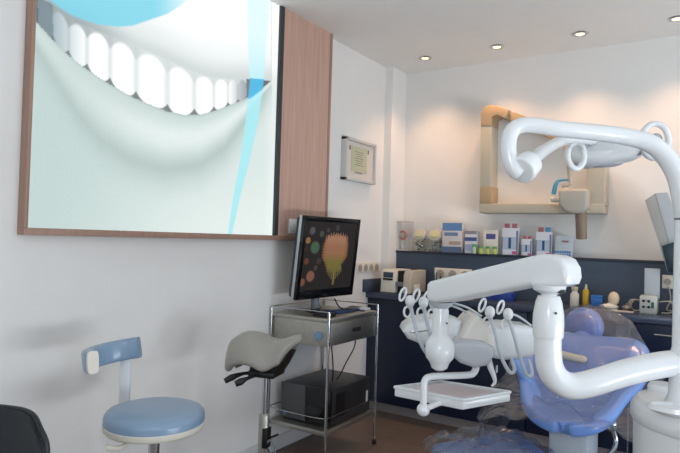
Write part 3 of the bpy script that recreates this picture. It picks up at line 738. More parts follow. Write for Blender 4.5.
# cart top things
KM = frame4(V((-1.93, 3.07, ZD)), V((.02, 1, 0)).normalized(), V((-1, .02, 0)).normalized())
tag(obj('folded_cloth', one(box, (-.16, -.035, 0), (.1, .04, .018), .006, M=KM), mat('blue_cloth', (34, 54, 96), .8, bump=.3, bscale=80)), 'dark blue folded cloth on the steel trolley in front of the monitor', 'cloth')
t = thing('keypad', 'light grey handset with dark edge at the far end of the trolley top', 'handset', (-1.9, 3.2, ZD))
obj('handset_body', one(box, (-2.0, 3.17, ZD), (-1.86, 3.245, ZD+.018), .005), lightgrey, t); obj('keys', one(box, (-1.99, 3.18, ZD+.018), (-1.92, 3.235, ZD+.021), .002), black, t)
tag(obj('power_adapter', one(box, (-1.97, 2.76, ZD), (-1.85, 2.83, ZD+.025), .006), black), 'black adapter block on the near edge of the trolley top', 'adapter')
for i, (lab, pts) in enumerate((('black cable arching from the monitor over the trolley top', [(-1.99, 3.02, ZD+.08), (-1.93, 3.0, ZD+.03), (-1.87, 3.06, ZD+.02), (-1.86, 3.15, ZD+.006), (-1.88, 3.24, ZD+.006)]),
                                ('black cable hanging beneath the trolley drawer nearest the front leg', [(-1.9, 2.86, .685), (-1.9, 2.88, .6), (-1.92, 2.92, .5), (-1.95, 2.96, .436)]),
                                ('black cable looping beneath the trolley drawer near the far leg', [(-1.9, 3.14, .685), (-1.9, 3.12, .62), (-1.91, 3.05, .54), (-1.93, 3.02, .47), (-1.95, 3.01, .436)]))):
    bm = bmesh.new(); tube(bm, pts, .004, 8); tag(obj('cable', bm, black), lab, 'cable')

# ------------------------------------------------------------------ stool bases
def star_base(t, M, m, h, rr=.24, cm=None):
    for k in range(5):
        a = R(72*k+20); d = V((math.cos(a), math.sin(a), 0))
        bm = bmesh.new(); tube(bm, [M@(V((0, 0, .1))), M@(d*rr*.5+V((0, 0, .095))), M@(d*rr+V((0, 0, .07)))], [.024, .02, .014], 12); l = obj('leg', bm, m, t)
        bm = bmesh.new(); c = d*rr; s = V((-d.y, d.x, 0))
        for q_ in (-1, 1): cyl(bm, M@(c+s*.008*q_+V((0, 0, .027))), M@(c+s*.024*q_+V((0, 0, .027))), .027, n=20, bev=.003)
        cyl(bm, M@(c+V((0, 0, .03))), M@(c+V((0, 0, .075))), .008, n=10); obj('caster', bm, cm or black, l)
# blue stool
c = P(155, 417, 2.1); zs = c.z; O = V((c.x, c.y, 0)); M = rotframe(O, 0)
t = thing('operator_stool', 'round sky blue stool with wraparound blue backrest in front of the left wall', 'stool', O)
k = .175
bm = bmesh.new(); lathe(bm, (0, 0, zs), [(0, -.03), (k*.96, -.03), (k, -.022), (k*1.0, .004), (k*.985, .016), (k*.93, .027), (k*.8, .034), (k*.5, .04), (0, .041)], 64, M=None); bmesh.ops.transform(bm, matrix=M, verts=bm.verts)
obj('seat_cushion', bm, bluev, t)
bm = bmesh.new(); lathe(bm, (0, 0, zs), [(0, -.042), (k*.9, -.042), (k*.97, -.038), (k*1.005, -.03), (k*1.01, -.014), (k*.99, -.012), (k*.9, -.02), (0, -.02)], 64); bmesh.ops.transform(bm, matrix=M, verts=bm.verts)
obj('seat_shell', bm, cream, t)
bm = bmesh.new(); cyl(bm, M@V((0, 0, .1)), M@V((0, 0, .34)), .027); obj('lower_column', bm, black, t)
bm = bmesh.new(); cyl(bm, M@V((0, 0, .34)), M@V((0, 0, zs-.05)), .02); obj('gas_spring', bm, chrome, t)
bm = bmesh.new(); tube(bm, [M@V((-.02, -.03, zs-.065)), M@V((-.06, -.08, zs-.065)), M@V((-.08, -.12, zs-.07)), M@V((-.12, -.13, zs-.068))], [.006, .006, .009, .01], 10); obj('height_lever', bm, cream, t)
star_base(t, M, chrome, 0)
# backrest pad: arc of radius .16
ac = V((-.122, .03, 0)); zb = zs+.205
sec = []
for q_ in range(24):
    a = 2*math.pi*q_/24; sx = math.copysign(abs(math.cos(a))**.45, math.cos(a))*.021; sz = math.copysign(abs(math.sin(a))**.45, math.sin(a))*.04; sec.append((sx, sz))
def arc(a0, a1, n, r=.127): return [M@(ac+V((r*math.cos(R(a0+(a1-a0)*i/n)), r*1.0*math.sin(R(a0+(a1-a0)*i/n)), zb+.012+.16*r*math.cos(R(a0+(a1-a0)*i/n))))) for i in range(n+1)]
bm = bmesh.new(); tube(bm, arc(88, 228, 30), 1, raw=True, sec=sec); obj('backrest', bm, bluev, t)
pa = arc(228, 232, 2); bm = bmesh.new(); tube(bm, pa, 1, raw=True, sec=[(s[0]*.98, s[1]*.98) for s in sec]); obj('backrest_end_cap', bm, cream, t)
pp = ac+V((.127*math.cos(R(112)), .127*math.sin(R(112)), 0))
bm = bmesh.new(); box(bm, (pp.x-.02, pp.y+.004, zs-.04), (pp.x+.02, pp.y+.02, zb-.0), .004, M=M); box(bm, (pp.x-.018, 0, zs-.05), (pp.x+.018, pp.y+.018, zs-.038), .003, M=M); obj('backrest_post', bm, white_p, t)

# saddle stool
c = P(266, 360, 2.7); O = V((c.x, c.y, 0)); M = rotframe(O, -17); zs = P(262, 336, 2.7).z
t = thing('saddle_stool', 'grey vinyl saddle-shaped stool on a chrome column beside the trolley', 'stool', O)
def sad(u, v):
    x = (u-.5)*2; y = (v-.5)*2; ay_ = abs(y)
    w = .16-.03*sm(-.2, 1, x); lx = .183
    f = max(.3, (1-abs(x)**4)**.5) if x < 0 else 1
    xx = x*lx if x < 0 else x*lx*(1-.42*ay_**1.4)
    crest = .02-.028*sm(-.25, .4, x)+.032*sm(.42, 1, x)-.15*max(0, -x-.4)**1.6
    drop = .135*ay_**2.0
    return M@V((xx-.012, y*w*f*(1-.22*ay_**3), zs+crest-drop))
bm = bmesh.new(); grid(bm, sad, 15, 15, .04)
so = obj('seat', bm, greyv, t, 180)
mo = so.modifiers.new('b', 'SUBSURF'); mo.levels = mo.render_levels = 2
bm = bmesh.new(); box(bm, (-.06, -.07, zs-.18), (.07, .07, zs-.15), .01, M=M); prism(bm, [M@V(p) for p in ((-.06, 0, zs-.16), (.07, 0, zs-.165), (.1, 0, zs-.12), (.13, 0, zs-.06), (.09, 0, zs-.055), (-.04, 0, zs-.07))], M.to_3x3()@V((0, .12, 0)), .01)
obj('seat_underframe', bm, black, t)
bm = bmesh.new(); tube(bm, [M@V((-.04, -.03, zs-.165)), M@V((-.08, -.08, zs-.165)), M@V((-.11, -.12, zs-.175)), M@V((-.135, -.14, zs-.19))], [.007, .008, .015, .012], 12); obj('tilt_lever', bm, black, t)
bm = bmesh.new(); tube(bm, [M@V((-.01, -.07, zs-.165)), M@V((-.03, -.13, zs-.17)), M@V((-.045, -.16, zs-.178)), M@V((-.065, -.175, zs-.188))], [.007, .008, .016, .013], 12); obj('height_lever', bm, black, t)
bm = bmesh.new(); cyl(bm, M@V((0, 0, .47)), M@V((0, 0, zs-.16)), .014); obj('gas_spring', bm, chrome, t)
bm = bmesh.new(); cyl(bm, M@V((0, 0, .1)), M@V((0, 0, .48)), .024, bev=.003); obj('lower_column', bm, steel, t)
bm = bmesh.new(); tube(bm, [M@V((.02, -.01, .37)), M@V((.05, -.015, .385)), M@V((.08, -.02, .4))], .005, 8); box(bm, (.004, -.03, .33), (.03, .02, .42), .004, M=M); obj('clamp', bm, black, t)
bm = bmesh.new(); tube(bm, [M@V((.045+.024*math.cos(a*math.pi/6), -.02, .335+.034*math.sin(a*math.pi/6))) for a in range(12)], .006, 8, 3, True); obj('release_ring', bm, midgrey, t)
star_base(t, M, chrome, 0)

# black shell chair bottom left
O = P(-30, 445, 1.66); O.z = 0; M = rotframe(O, -12); zt = P(16, 413, 1.6).z-.035
t = thing('shell_chair', 'blue-black moulded shell chair at the bottom left corner', 'chair', O)
def shell(u, v):
    a = (v-.5)*2; s = u
    hw = .215
    # profile from seat front (0) to back top (1)
    if s < .5: yy = -.44+.88*s*1.0*.9; zz = .45-.02*math.sin(s*2*math.pi/2*1.0)
    else:
        q_ = (s-.5)*2; yy = -.044+.1*sm(0, .5, q_)+.05*q_; zz = .43+(zt-.43)*q_
    w = hw*(1-.1*(1-s))
    if s > .8: w *= math.sqrt(max(.02, 1-((s-.8)/.2)**3*.35))
    if s < .12: w *= .8+.2*s/.12
    rim = .05*abs(a)**3
    if s > .5: return M@V((a*w, yy-rim*(1-.2*s), zz-.035*sm(.7, 1, s)*abs(a)**5))
    return M@V((a*w, yy, zz+rim))
bm = bmesh.new(); grid(bm, shell, 28, 19, .012); so = obj('seat_shell', bm, blackshell, t, 80)
def rimline():
    return [shell(u, .0) for u in [i/20 for i in range(8, 21)]]+[shell(1, v/10) for v in range(1, 10)]+[shell(u, 1.0) for u in [i/20 for i in range(20, 7, -1)]]
bm = bmesh.new(); tube(bm, rimline(), .008, 10, 3); obj('rim_bead', bm, mat('shell_rim', (26, 30, 36), .3), t)
for sx in (-1, 1):
    for sy in (-1, 1):
        bm = bmesh.new(); tube(bm, [M@V((sx*.1, -.2+sy*.1, .43)), M@V((sx*.2, -.2+sy*.2, 0.01))], .011, 12, 2); l = obj('leg', bm, chrome, t)
        bm = bmesh.new(); cyl(bm, M@V((sx*.2, -.2+sy*.2, 0)), M@V((sx*.2, -.2+sy*.2, .02)), .014, n=12); obj('foot', bm, black, l)

# ------------------------------------------------------------------ dental unit
DU = 1.62
pc = P(684.5, 300, DU); pz = V((pc.x, pc.y, 0))
bc = P(690, 420, 1.66); bzv = V((bc.x, bc.y, 0))
ztop = P(684, 405, DU).z
t = thing('spittoon_unit', 'white floor-standing spittoon cabinet with pole at the right edge', 'dental unit', bzv)
Mb = rotframe((0, 0, 0), 0)
bm = bmesh.new(); k = .143
lathe(bm, bzv, [(0, .0), (k*.86, 0), (k*.9, .02), (k*.97, ztop-.09), (k*.97, ztop-.065), (0, ztop-.065)], 48, 1, 1.2, M=Mb)
obj('cabinet_body', bm, white_p, t)
bm = bmesh.new(); lathe(bm, bzv, [(0, ztop-.07), (k*.99, ztop-.07), (k*1.03, ztop-.06), (k*1.03, ztop-.035), (k*.98, ztop-.018), (k*.9, ztop-.004), (k*.6, ztop+.004), (0, ztop+.006)], 48, 1, 1.2, M=Mb)
obj('top_cover', bm, white_p, t)
bc2 = P(676, 416, 1.56); bm = bmesh.new(); lathe(bm, (bc2.x, bc2.y, ztop), [(0, .002), (.055, .004), (.06, .012), (.066, .012), (.072, .0), (.05, -.01)], 36, 1, .6, M=None); obj('spittoon_bowl', bm, white_p, t)
bm = bmesh.new(); b2 = P(664, 384, 1.78); lathe(bm, (b2.x, b2.y, ztop), [(0, -.01), (.045, -.01), (.045, .012), (.038, .02), (0, .02)], 30, M=None); obj('cup_filler_base', bm, white_p, t)
# pole with flared foot
zj = P(684, 218, DU).z
bm = bmesh.new(); lathe(bm, pz, [(0, ztop-.01), (.048, ztop-.01), (.046, ztop+.004), (.036, ztop+.03), (.034, ztop+.14), (.029, ztop+.16), (.028, zj), (0, zj)], 32); obj('pole', bm, white_p, t)

# operating light (arm + head)
ol = thing('operating_light', 'white operating light on a curved overhead arm with twin loop handles', 'dental light', V((pz.x, pz.y, zj)))
bm = bmesh.new()
path = [V((pz.x, pz.y, zj)), P(683, 200, DU), P(677, 176, DU), P(665, 156, DU), P(649, 143, DU), P(625, 136.5, 1.62), P(595, 132.5, 1.61), P(560, 129, 1.6), P(537, 125.5, 1.6), P(521, 125.5, 1.6), P(511.5, 132, 1.6), P(508.5, 146, 1.6), P(510, 160, 1.6), P(515, 170, 1.6), P(520, 174, 1.6)]
tube(bm, path, [.028, .027, .025, .0225, .0215, .021, .021, .021], 24); obj('overhead_arm', bm, white_p, ol)
bm = bmesh.new(); lathe(bm, (pz.x, pz.y, zj-.004), [(.0, -.002), (.029, -.002), (.029, .004), (0, .004)], 32); obj('seam_ring', bm, midgrey, ol)
bm = bmesh.new(); c1 = P(521, 171, 1.59); c2 = P(531, 162, 1.62); cyl(bm, c1, c2, .04, .036, n=36, bev=.009); obj('pivot_cap', bm, white_p, ol)
bm = bmesh.new(); tube(bm, [P(528, 163, 1.63), P(548, 148, 1.8), P(568, 139, 1.98), P(590, 140, 2.08), P(606, 146, 2.14)], [.02, .018, .017, .017, .017], 16); obj('second_arm', bm, white_p, ol)
d = 2.14
HL, HR = P(574, 156, 2.2), P(645, 151, 2.06)
ax = (HR-HL); Ln = ax.length; ax.normalize(); ay = V((0, 0, 1)).cross(ax).normalized(); az = ax.cross(ay)
MH = frame4(HL, ax, ay, az)
bm = bmesh.new()
b = bmesh.new(); rings = []
prof = [(0, .02, .05, 0), (.012, .04, .07, 0), (Ln*.15, .047, .085, -.002), (Ln*.5, .045, .085, 0), (Ln*.8, .034, .07, .004), (Ln*.97, .022, .05, .008), (Ln, .014, .035, .01)]
for (x, h, w, zo) in prof:
    rg = []
    for q_ in range(28):
        a = 2*math.pi*q_/28; cc, ss = math.cos(a), math.sin(a)
        rg.append(b.verts.new(MH@V((x, math.copysign(abs(cc)**.7, cc)*w, zo+math.copysign(abs(ss)**.6, ss)*h))))
    rings.append(rg)
for A, B in zip(rings, rings[1:]):
    for q_ in range(28): b.faces.new((A[q_], A[(q_+1) % 28], B[(q_+1) % 28], B[q_]))
b.faces.new(rings[0]); b.faces.new(rings[-1]); bmesh.ops.recalc_face_normals(b, faces=b.faces); merge(bm, b)
hd = obj('lamp_head', bm, white_p, ol)
bm = bmesh.new()
for q_ in range(9): box(bm, (Ln*.17+.01*q_, -.045, .03), (Ln*.17+.005+.01*q_, .045, .066), .001, M=MH)
obj('cooling_fins', bm, lightgrey, ol)
bm = bmesh.new(); ellipsoid(bm, MH@V((Ln*.42, .0, -.034)), (.07, .04, .016)); obj('reflector_glass', bm, smoke, ol)
def ring(c, rx, rz, r, tilt_):
    X_ = (RX*math.cos(R(tilt_))+RY*math.sin(R(tilt_))); bm = bmesh.new()
    tube(bm, [c+X_*rx*math.cos(a*math.pi/8)+az*rz*math.sin(a*math.pi/8) for a in range(16)], r, 12, 3, True); return bm
obj('loop_handle', ring(P(576, 155.5, 2.08), .032, .047, .0105, 8), white_p, ol)
obj('loop_handle', ring(P(655, 141, 2.02), .044, .06, .0105, -8), white_p, ol)
bm = bmesh.new(); cyl(bm, P(643, 151, 2.06), P(657, 139, 2.04), .014, n=14); ellipsoid(bm, P(656, 139, 2.04), (.02, .02, .02)); obj('handle_hub', bm, lightgrey, ol)

# delivery arm
da = thing('delivery_arm', 'thick white swing arm rising from the spittoon pole to a tapered spring arm', 'equipment arm', P(684, 366, DU))
bm = bmesh.new()
tube(bm, [P(683, 363, DU), P(660, 365, DU), P(624, 373, 1.61), P(592, 383, 1.6), P(572, 386, 1.6), P(558, 380, 1.6), P(550, 367, 1.6), P(548, 350, 1.6), P(548, 336, 1.6)], [.036, .036, .036, .036, .036, .036, .036], 28)
obj('lower_tube', bm, white_p, da)
cA = P(548, 337, 1.6); cB = P(550.5, 296, 1.6); L_ = (cB-cA).length
bm = bmesh.new(); lathe(bm, (cA.x, cA.y, cA.z), [(0, 0), (.0395, 0), (.0405, .005), (.0415, L_*.3), (.0405, L_*.55), (.035, L_*.85), (.029, L_), (0, L_)], 32); obj('elbow_collar', bm, white_p, da)
bm = bmesh.new(); q0 = P(555, 313, 1.566); cyl(bm, q0, q0-RY*.008, .0032, n=10); obj('screw', bm, charcoal, da)
bm = bmesh.new(); lathe(bm, (cA.x, cA.y, cA.z+L_-.006), [(0, 0), (.026, 0), (.02, .01), (.042, .022), (.046, .036), (0, .036)], 30); obj('swivel_joint', bm, white_p, da)
bm = bmesh.new(); q0 = P(561, 291.5, 1.57); ellipsoid(bm, q0, (.014, .012, .006)); obj('swivel_recess', bm, charcoal, da)
pA, pB = P(441, 290, 1.93), P(560, 270, 1.6); dd = V((pB.x-pA.x, pB.y-pA.y, 0)).normalized(); nn = V((-dd.y, dd.x, 0))
if nn.dot(RY) < 0: nn = -nn
ol_px = [(427, 284), (430, 281), (480, 269.5), (538, 256), (552, 254), (564, 255), (573, 259), (578.5, 268), (579.5, 278), (577, 284.5), (570, 287), (540, 286.5), (500, 293.5), (456, 301.5), (436, 303.5), (428.5, 301.5), (426.5, 297)]
bm = bmesh.new(); prism(bm, [onplane(a, b_, pA-nn*.03, nn)+nn*.035 for a, b_ in [(427+(x_-427)*.93, y_) for x_, y_ in ol_px]], nn*.085, .016, 4); obj('spring_arm', bm, white_p, da)
# left swivel and hanging column
cj = P(441, 305, 1.93)
zt_, zb_ = cj.z+.012, P(441, 369, 1.93).z
def zz(py): return P(441, py, 1.93).z
bm = bmesh.new(); lathe(bm, (cj.x, cj.y, 0), [(0, zz(302)), (.04, zz(302)), (.036, zz(305)), (.02, zz(309)), (0, zz(309))], 30); obj('end_swivel', bm, lightgrey, da)
bm = bmesh.new(); lathe(bm, (cj.x, cj.y, 0), [(0, zz(308)), (.024, zz(308)), (.026, zz(311)), (.027, zz(334)), (.036, zz(338)), (.046, zz(342)), (.0485, zz(350)), (.046, zz(357)), (.034, zz(361.5)), (.03, zz(364)), (.026, zz(367.5)), (.014, zz(370)), (0, zz(370.5))], 36); obj('hanging_column', bm, white_p, da)
bm = bmesh.new(); q0 = P(446.5, 323, 1.9); cyl(bm, q0, q0-RY*.012, .0028, n=10); obj('screw', bm, charcoal, da)

# instrument console
IC = P(470, 340, 2.03); MI = rotframe(IC, 0)
def I(px, py, dy=0):   # spot on the console's own plane (2.03 m away), pushed back dy
    s = 2.03/F; return MI@V(((px-470)*s, dy, -(py-340)*s-(px-470)*s*.03))
ic = thing('instrument_console', 'white instrument delivery console with hump and hose holders below the spring arm', 'dental console', IC)
bm = bmesh.new(); prism(bm, [I(a, b_, .07) for a, b_ in ((403, 336), (405, 331), (412, 325), (425, 321), (452, 319), (462, 322), (462, 352), (440, 354), (420, 347), (408, 343))], RY*.17, .03, 4); obj('left_wing', bm, white_p, ic)
bm = bmesh.new(); prism(bm, [I(a, b_, .05) for a, b_ in ((456, 338), (464, 322), (470, 315), (476, 314), (484, 320), (492, 334), (494, 348), (470, 352), (454, 350))], RY*.17, .022, 4); obj('centre_hump', bm, mat('ivory_shell', (222, 216, 208), .35, coat=.3), ic)
bm = bmesh.new(); prism(bm, [I(a, b_, .06) for a, b_ in ((486, 326), (505, 322), (530, 323), (540, 328), (541, 343), (532, 353), (505, 358), (488, 356))], RY*.17, .028, 4); obj('right_wing', bm, white_p, ic)
bm = bmesh.new(); prism(bm, [I(a, b_, -.03) for a, b_ in ((446, 341), (454, 337), (480, 338), (488, 342), (489, 350), (482, 360), (470, 363), (456, 359), (447, 352))], RY*.12, .018, 4); obj('control_panel', bm, smoke, ic)
def handpiece(px, py, s, label, hose, dy=-.02):
    t = thing('dental_handpiece', label, 'dental handpiece', I(px, py, dy), 'dental handpieces in the console holders')
    bm = bmesh.new(); X_ = RX
    c = I(px-7, py-8, dy)
    tube(bm, [c+X_*.0095*math.cos(a*math.pi/4)+V((0, 0, 1))*.022*math.sin(a*math.pi/4)+X_*.006*math.sin(a*math.pi/4) for a in range(8)], .0042, 8, 3, True); obj('holder_loop', bm, white_p, t)
    bm = bmesh.new(); Mx = rotframe((0, 0, 0), 0)
    ellipsoid(bm, I(px, py-2, dy-.01), (.017, .022, .021), Mx); obj('grip', bm, white_p, t)
    bm = bmesh.new(); c = I(px-2, py+9, dy)
    tube(bm, [c+X_*.012*math.cos(a*math.pi/4)+V((0, 0, 1))*.018*math.sin(a*math.pi/4) for a in range(8)], .004, 8, 3, True); obj('lower_loop', bm, white_p, t)
    bm = bmesh.new(); tube(bm, [I(px+1, py+2, dy)]+[I(a, b_, dy-.04+e) for a, b_, e in hose], .0062, 10); obj('hose', bm, lightgrey, t)
handpiece(408, 306, 1, 'white handpiece with loop holder at the far left of the console', [(412, 322, .03), (416, 338, .0), (423, 351, .0), (430, 356, .04)])
handpiece(422, 307, 1, 'white handpiece second from the left on the console', [(426, 324, .03), (430, 338, .02), (434, 348, .05)], .0)
handpiece(434, 309, 1, 'white handpiece third from the left, partly behind the hanging column', [(437, 322, .04), (440, 335, .06)], .03)
handpiece(487, 312, 1, 'white handpiece just right of the console hump', [(490, 330, -.01), (495, 350, -.02), (504, 365, -.01), (510, 364, .0), (511, 356, .05)])
handpiece(505, 313, 1, 'white handpiece at the far right of the console', [(508, 330, -.01), (514, 352, -.02), (521, 367, -.01), (527, 366, .0), (528, 356, .05)])
# supply lines behind holders
for k_, (a, b_) in enumerate((((452, 308), (480, 322)), ((456, 306), (486, 318)), ((512, 312), (538, 325)))):
    bm = bmesh.new(); tube(bm, [I(a[0], a[1], .06), I((a[0]+b_[0])/2, (a[1]+b_[1])/2-2, .07), I(b_[0], b_[1], .07)], .004, 8); obj('supply_hose', bm, lightgrey, ic)
# syringe hanging
t = thing('air_syringe', 'slender white syringe hanging below the right part of the console', 'syringe', I(491, 358, -.02))
bm = bmesh.new(); tube(bm, [I(488, 352, .0), I(490, 364, -.01), I(494, 374, -.01), I(495, 380, -.01), I(492, 384, -.01)], [.01, .011, .008, .006, .004], 12); obj('syringe_body', bm, white_p, t)
obj('trigger', one(box, I(495.5, 370, -.02), I(497.5, 363, -.005), 0), lightgrey, t)
# tray with arm
tc = P(452, 393, 2.0)
tr = thing('instrument_tray', 'white rectangular tray on a bent white arm below the console', 'tray', tc)
tz = .777
A_, B_, C_ = V((-.985, 1.905, tz)), V((-.69, 1.80, tz)), V((-.61, 2.065, tz))
A_ = on(395, 386, 2, tz); B_ = on(463, 399, 2, tz); C_ = on(510, 391, 2, tz); D_ = A_+C_-B_
D_ = on(441, 380.5, 2, tz)
def inner(p, f): c = (A_+B_+C_+D_)/4; return c+(p-c)*f
bm = bmesh.new(); prism(bm, [p+V((0, 0, -.022)) for p in (A_, B_, C_, D_)], (0, 0, .03), .004, 2); obj('tray_body', bm, white_p, tr)
bm = bmesh.new()
tube(bm, [p+V((0, 0, -.004)) for p in (A_, B_, C_, D_)], .006, 8, raw=True, closed=True); obj('tray_rim', bm, white_p, tr)
bm = bmesh.new(); prism(bm, [inner(p, .8)+V((0, 0, -.005)) for p in (A_, B_, C_, D_)], (0, 0, .002)); obj('tray_liner', bm, pm('pink_white_liner', (226, 214, 218)), tr)
bm = bmesh.new(); tube(bm, [I(477, 356, .0), I(477, 366, .0), I(474, 373, .0), I(466, 374.5, -.01), I(445, 374.5, -.04), I(428, 374.5, -.07), I(422.5, 378, -.08), I(421.5, 388, -.085), I(421.5, 404, -.085)], .0118, 16); obj('support_arm', bm, white_p, tr)
bm = bmesh.new(); ellipsoid(bm, I(421.5, 405, -.085), (.022, .022, .022)); obj('ball_joint', bm, white_p, tr)
bm = bmesh.new(); tube(bm, [I(421.5, 405, -.085), I(440, 402, -.03), (A_+B_+C_+D_)/4+V((0, 0, -.045))], .01, 10); obj('under_bracket', bm, white_p, tr)

# ------------------------------------------------------------------ dental chair
ch = thing('dental_chair', 'periwinkle blue dental chair with round headrest on a pale pedestal', 'dental chair', (-.55, 2.95, 0))
spine = [(2.59, .505, .03, .0), (2.603, .512, .105, .006), (2.645, .52, .165, .02), (2.72, .525, .21, .045), (2.86, .52, .25, .11), (3.0, .53, .30, .13), (3.1, .59, .32, .10), (3.2, .68, .325, .06), (3.3, .755, .31, .035), (3.36, .785, .24, .01)]
def sp(u):
    f = u*(len(spine)-1); k_ = min(int(f), len(spine)-2); g = f-k_
    def cr_(a, b_, c_, d_): return .5*((2*b_)+(-a+c_)*g+(2*a-5*b_+4*c_-d_)*g*g+(-a+3*b_-3*c_+d_)*g**3)
    s = lambda i: spine[max(0, min(len(spine)-1, i))]
    return [cr_(s(k_-1)[j], s(k_)[j], s(k_+1)[j], s(k_+2)[j]) for j in range(4)]
CX = -.56
def chair_s(u, v):
    y, z, w, rs = sp(u); a = (v-.5)*2
    return V((CX+a*w+(y-2.9)*-.07, y-.03*abs(a)**3, z+rs*abs(a)**2.2))
bm = bmesh.new(); grid(bm, chair_s, 17, 11, .055); o = obj('seat_and_backrest', bm, bluec, ch, 180)
mo = o.modifiers.new('b', 'SUBSURF'); mo.levels = mo.render_levels = 2
hc = P(584, 326, 3.3)
bm = bmesh.new(); ellipsoid(bm, hc, (.105, .05, .105), n=36); obj('headrest', bm, bluec, ch)
bm = bmesh.new(); ellipsoid(bm, hc+V((0, -.03, .0)), (.075, .03, .078), n=30); obj('headrest_pad', bm, mat('mauve_blue_pad', (124, 138, 196), .35, coat=.3), ch)
bm = bmesh.new(); tube(bm, [hc+V((0, .03, -.06)), V((hc.x, 3.36, .74)), V((hc.x+.0, 3.28, .68))], [.05, .07, .07], 16); obj('headrest_stem', bm, bluel, ch)
def lum(u, v):
    p = chair_s(.62+.36*u, .38+.24*v*1.0); return p+V((0, -.014, .014))
bm = bmesh.new(); grid(bm, lum, 12, 10, .02); obj('backrest_panel', bm, bluel, ch, 80)
bm = bmesh.new(); tube(bm, [P(550, 352, 3.0), P(566, 356, 2.95), P(583, 360, 2.9)], [.02, .021, .02], 16); ellipsoid(bm, P(583, 360, 2.9), (.021,)*3); obj('armrest', bm, beige, ch)
bm = bmesh.new(); tube(bm, [P(514, 361, 2.85), P(524, 376, 2.8), P(534, 392, 2.75), P(541, 410, 2.68)], [.022, .024, .024, .02], 12); obj('side_bolster', bm, bluec, ch)
bm = bmesh.new(); box(bm, (CX-.075, 2.74, .02), (CX+.095, 3.0, .48), .02); obj('pedestal', bm, lightgrey, ch)
obj('base_plate', one(box, (CX-.28, 2.5, 0), (CX+.3, 3.35, .03), .012), midgrey, ch)
# leg rest, angled to the lower left
lA, lB = on(452, 446, 2, .42), on(545, 440, 2, .42)
lc = P(498, 440, 2.7)
bm = bmesh.new(); Ml = rotframe(lc, 8); box(bm, (-.3, -.25, -.09), (.14, .1, -.0), .03, 4, M=Ml@Matrix.Rotation(R(-8), 4, 'Y')); obj('leg_rest', bm, mat('deep_blue_upholstery', (118, 140, 190), .3, coat=.4), ch)
bm = bmesh.new(); cc = P(611, 424, 2.75); ellipsoid(bm, cc, (.03, .03, .035)); tube(bm, [cc, cc+V((.02, .0, -.1)), V((CX+.1, 2.85, .3))], .012, 12); obj('chrome_hinge', bm, chrome, ch)
# plastic sheet
film = clear_mat('clear_film', (226, 230, 238), .13, .14, .9, 6, .045)
def sheet(u, v):
    a = (v-.5)*2
    y = 2.52+1.1*u
    top = interp(y, [(2.5, .57), (2.8, .62), (3.0, .66), (3.2, .8), (3.35, .93), (3.45, .97), (3.55, .955), (3.7, .9)])
    w = interp(y, [(2.5, .34), (2.9, .39), (3.2, .36), (3.35, .24), (3.45, .14), (3.7, .12)])
    low = interp(y, [(2.5, .1), (3.2, .25), (3.4, .62), (3.62, .75)])
    wr = .012*math.sin(u*23+a*7)+.01*math.sin(a*31+u*11)
    if abs(a) < .5:
        x = a*2*w; z = top-.03*abs(a*2)**2-.03*abs(2*a)**6
    else:
        q_ = (abs(a)-.5)*2; x = math.copysign(w+.06*q_, a); z = top-.06-(top-.06-low)*q_
    return V((CX+x+wr+(y-2.9)*-.07, y+wr, z+wr*.7))
bm = bmesh.new(); grid(bm, sheet, 50, 70)
tag(obj('plastic_cover', bm, film, None, 80), 'clear crinkled plastic sheet draped over the blue dental chair', 'plastic cover')
def sheet2(u, v):
    w1 = .02*math.sin(u*19+v*7)+.012*math.sin(v*33+u*5)
    p = Ml@V((-.33+.5*u, -.29+.43*v, .03-.05*abs(2*u-1)**3-.05*abs(2*v-1)**4))
    return p+V((w1*.4, w1*.3, w1))
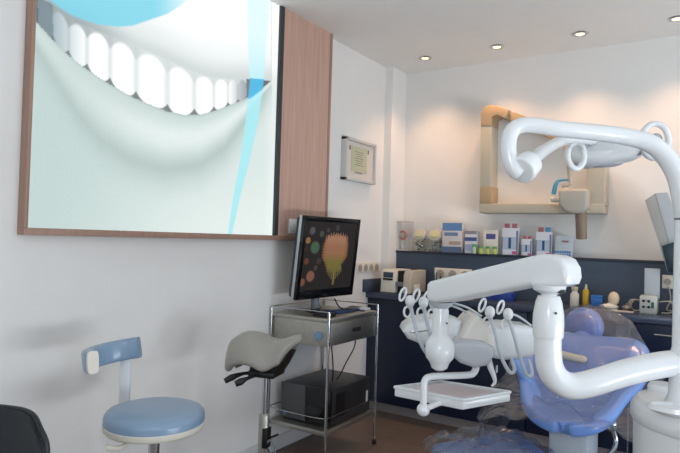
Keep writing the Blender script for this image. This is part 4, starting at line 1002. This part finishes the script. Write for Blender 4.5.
bm = bmesh.new(); grid(bm, sheet2, 40, 36)
tag(obj('plastic_cover', bm, film, None, 80), 'clear plastic film bunched over the leg rest at the bottom of the photo', 'plastic cover')

# ------------------------------------------------------------------ light
def area(name, loc, rot, sx, sy, e, col):
    l = bpy.data.lights.new(name, 'AREA'); l.shape = 'RECTANGLE'; l.size = sx; l.size_y = sy; l.energy = e; l.color = col
    o = bpy.data.objects.new(name, l); COL.objects.link(o); o.location = loc; o.rotation_euler = rot; return o
area('daylight_right', (XR+.35, 1.1, 1.3), (0, R(90), 0), 2.1, 4.4, 24, (.7, .84, 1))
area('daylight_rear', (-.35, YR-.35, 1.3), (R(90), 0, 0), 2.4, 2.1, 22, (.78, .92, 1))
area('ceiling_fill_right', (XR+.4, 1.9, .3), (0, R(140), 0), .9, 2.9, 118, (.87, .94, 1))  # added upward fill outside the opening, put in to brighten the ceiling
fl = bpy.data.lights.new('camera_flash', 'POINT'); fl.energy = 25; fl.shadow_soft_size = .03; fl.color = (.95, .97, 1)
o = bpy.data.objects.new('camera_flash', fl); COL.objects.link(o); o.location = CP+V((0, 0, .13))+cf*.03
w = bpy.data.worlds.new('sky'); bpy.context.scene.world = w; w.use_nodes = True
bg = w.node_tree.nodes['Background']; sk = w.node_tree.nodes.new('ShaderNodeTexSky'); sk.sky_type = 'HOSEK_WILKIE'
w.node_tree.links.new(sk.outputs[0], bg.inputs[0]); bg.inputs[1].default_value = .6

# ------------------------------------------------------------------ camera
cam = bpy.data.cameras.new('camera'); co = bpy.data.objects.new('camera', cam); COL.objects.link(co)
cam.sensor_width = 36; cam.lens = F/680*36; cam.clip_start = .02
Mc = Matrix.Identity(4)
for i in range(3): Mc[i][0] = cr[i]; Mc[i][1] = cu[i]; Mc[i][2] = -cf[i]; Mc[i][3] = CP[i]
co.matrix_world = Mc
sc = bpy.context.scene; sc.camera = co
sc.view_settings.view_transform = 'Standard'; sc.view_settings.look = 'None'; sc.view_settings.gamma = 1; sc.view_settings.exposure = 0
sc.view_settings.use_curve_mapping = False
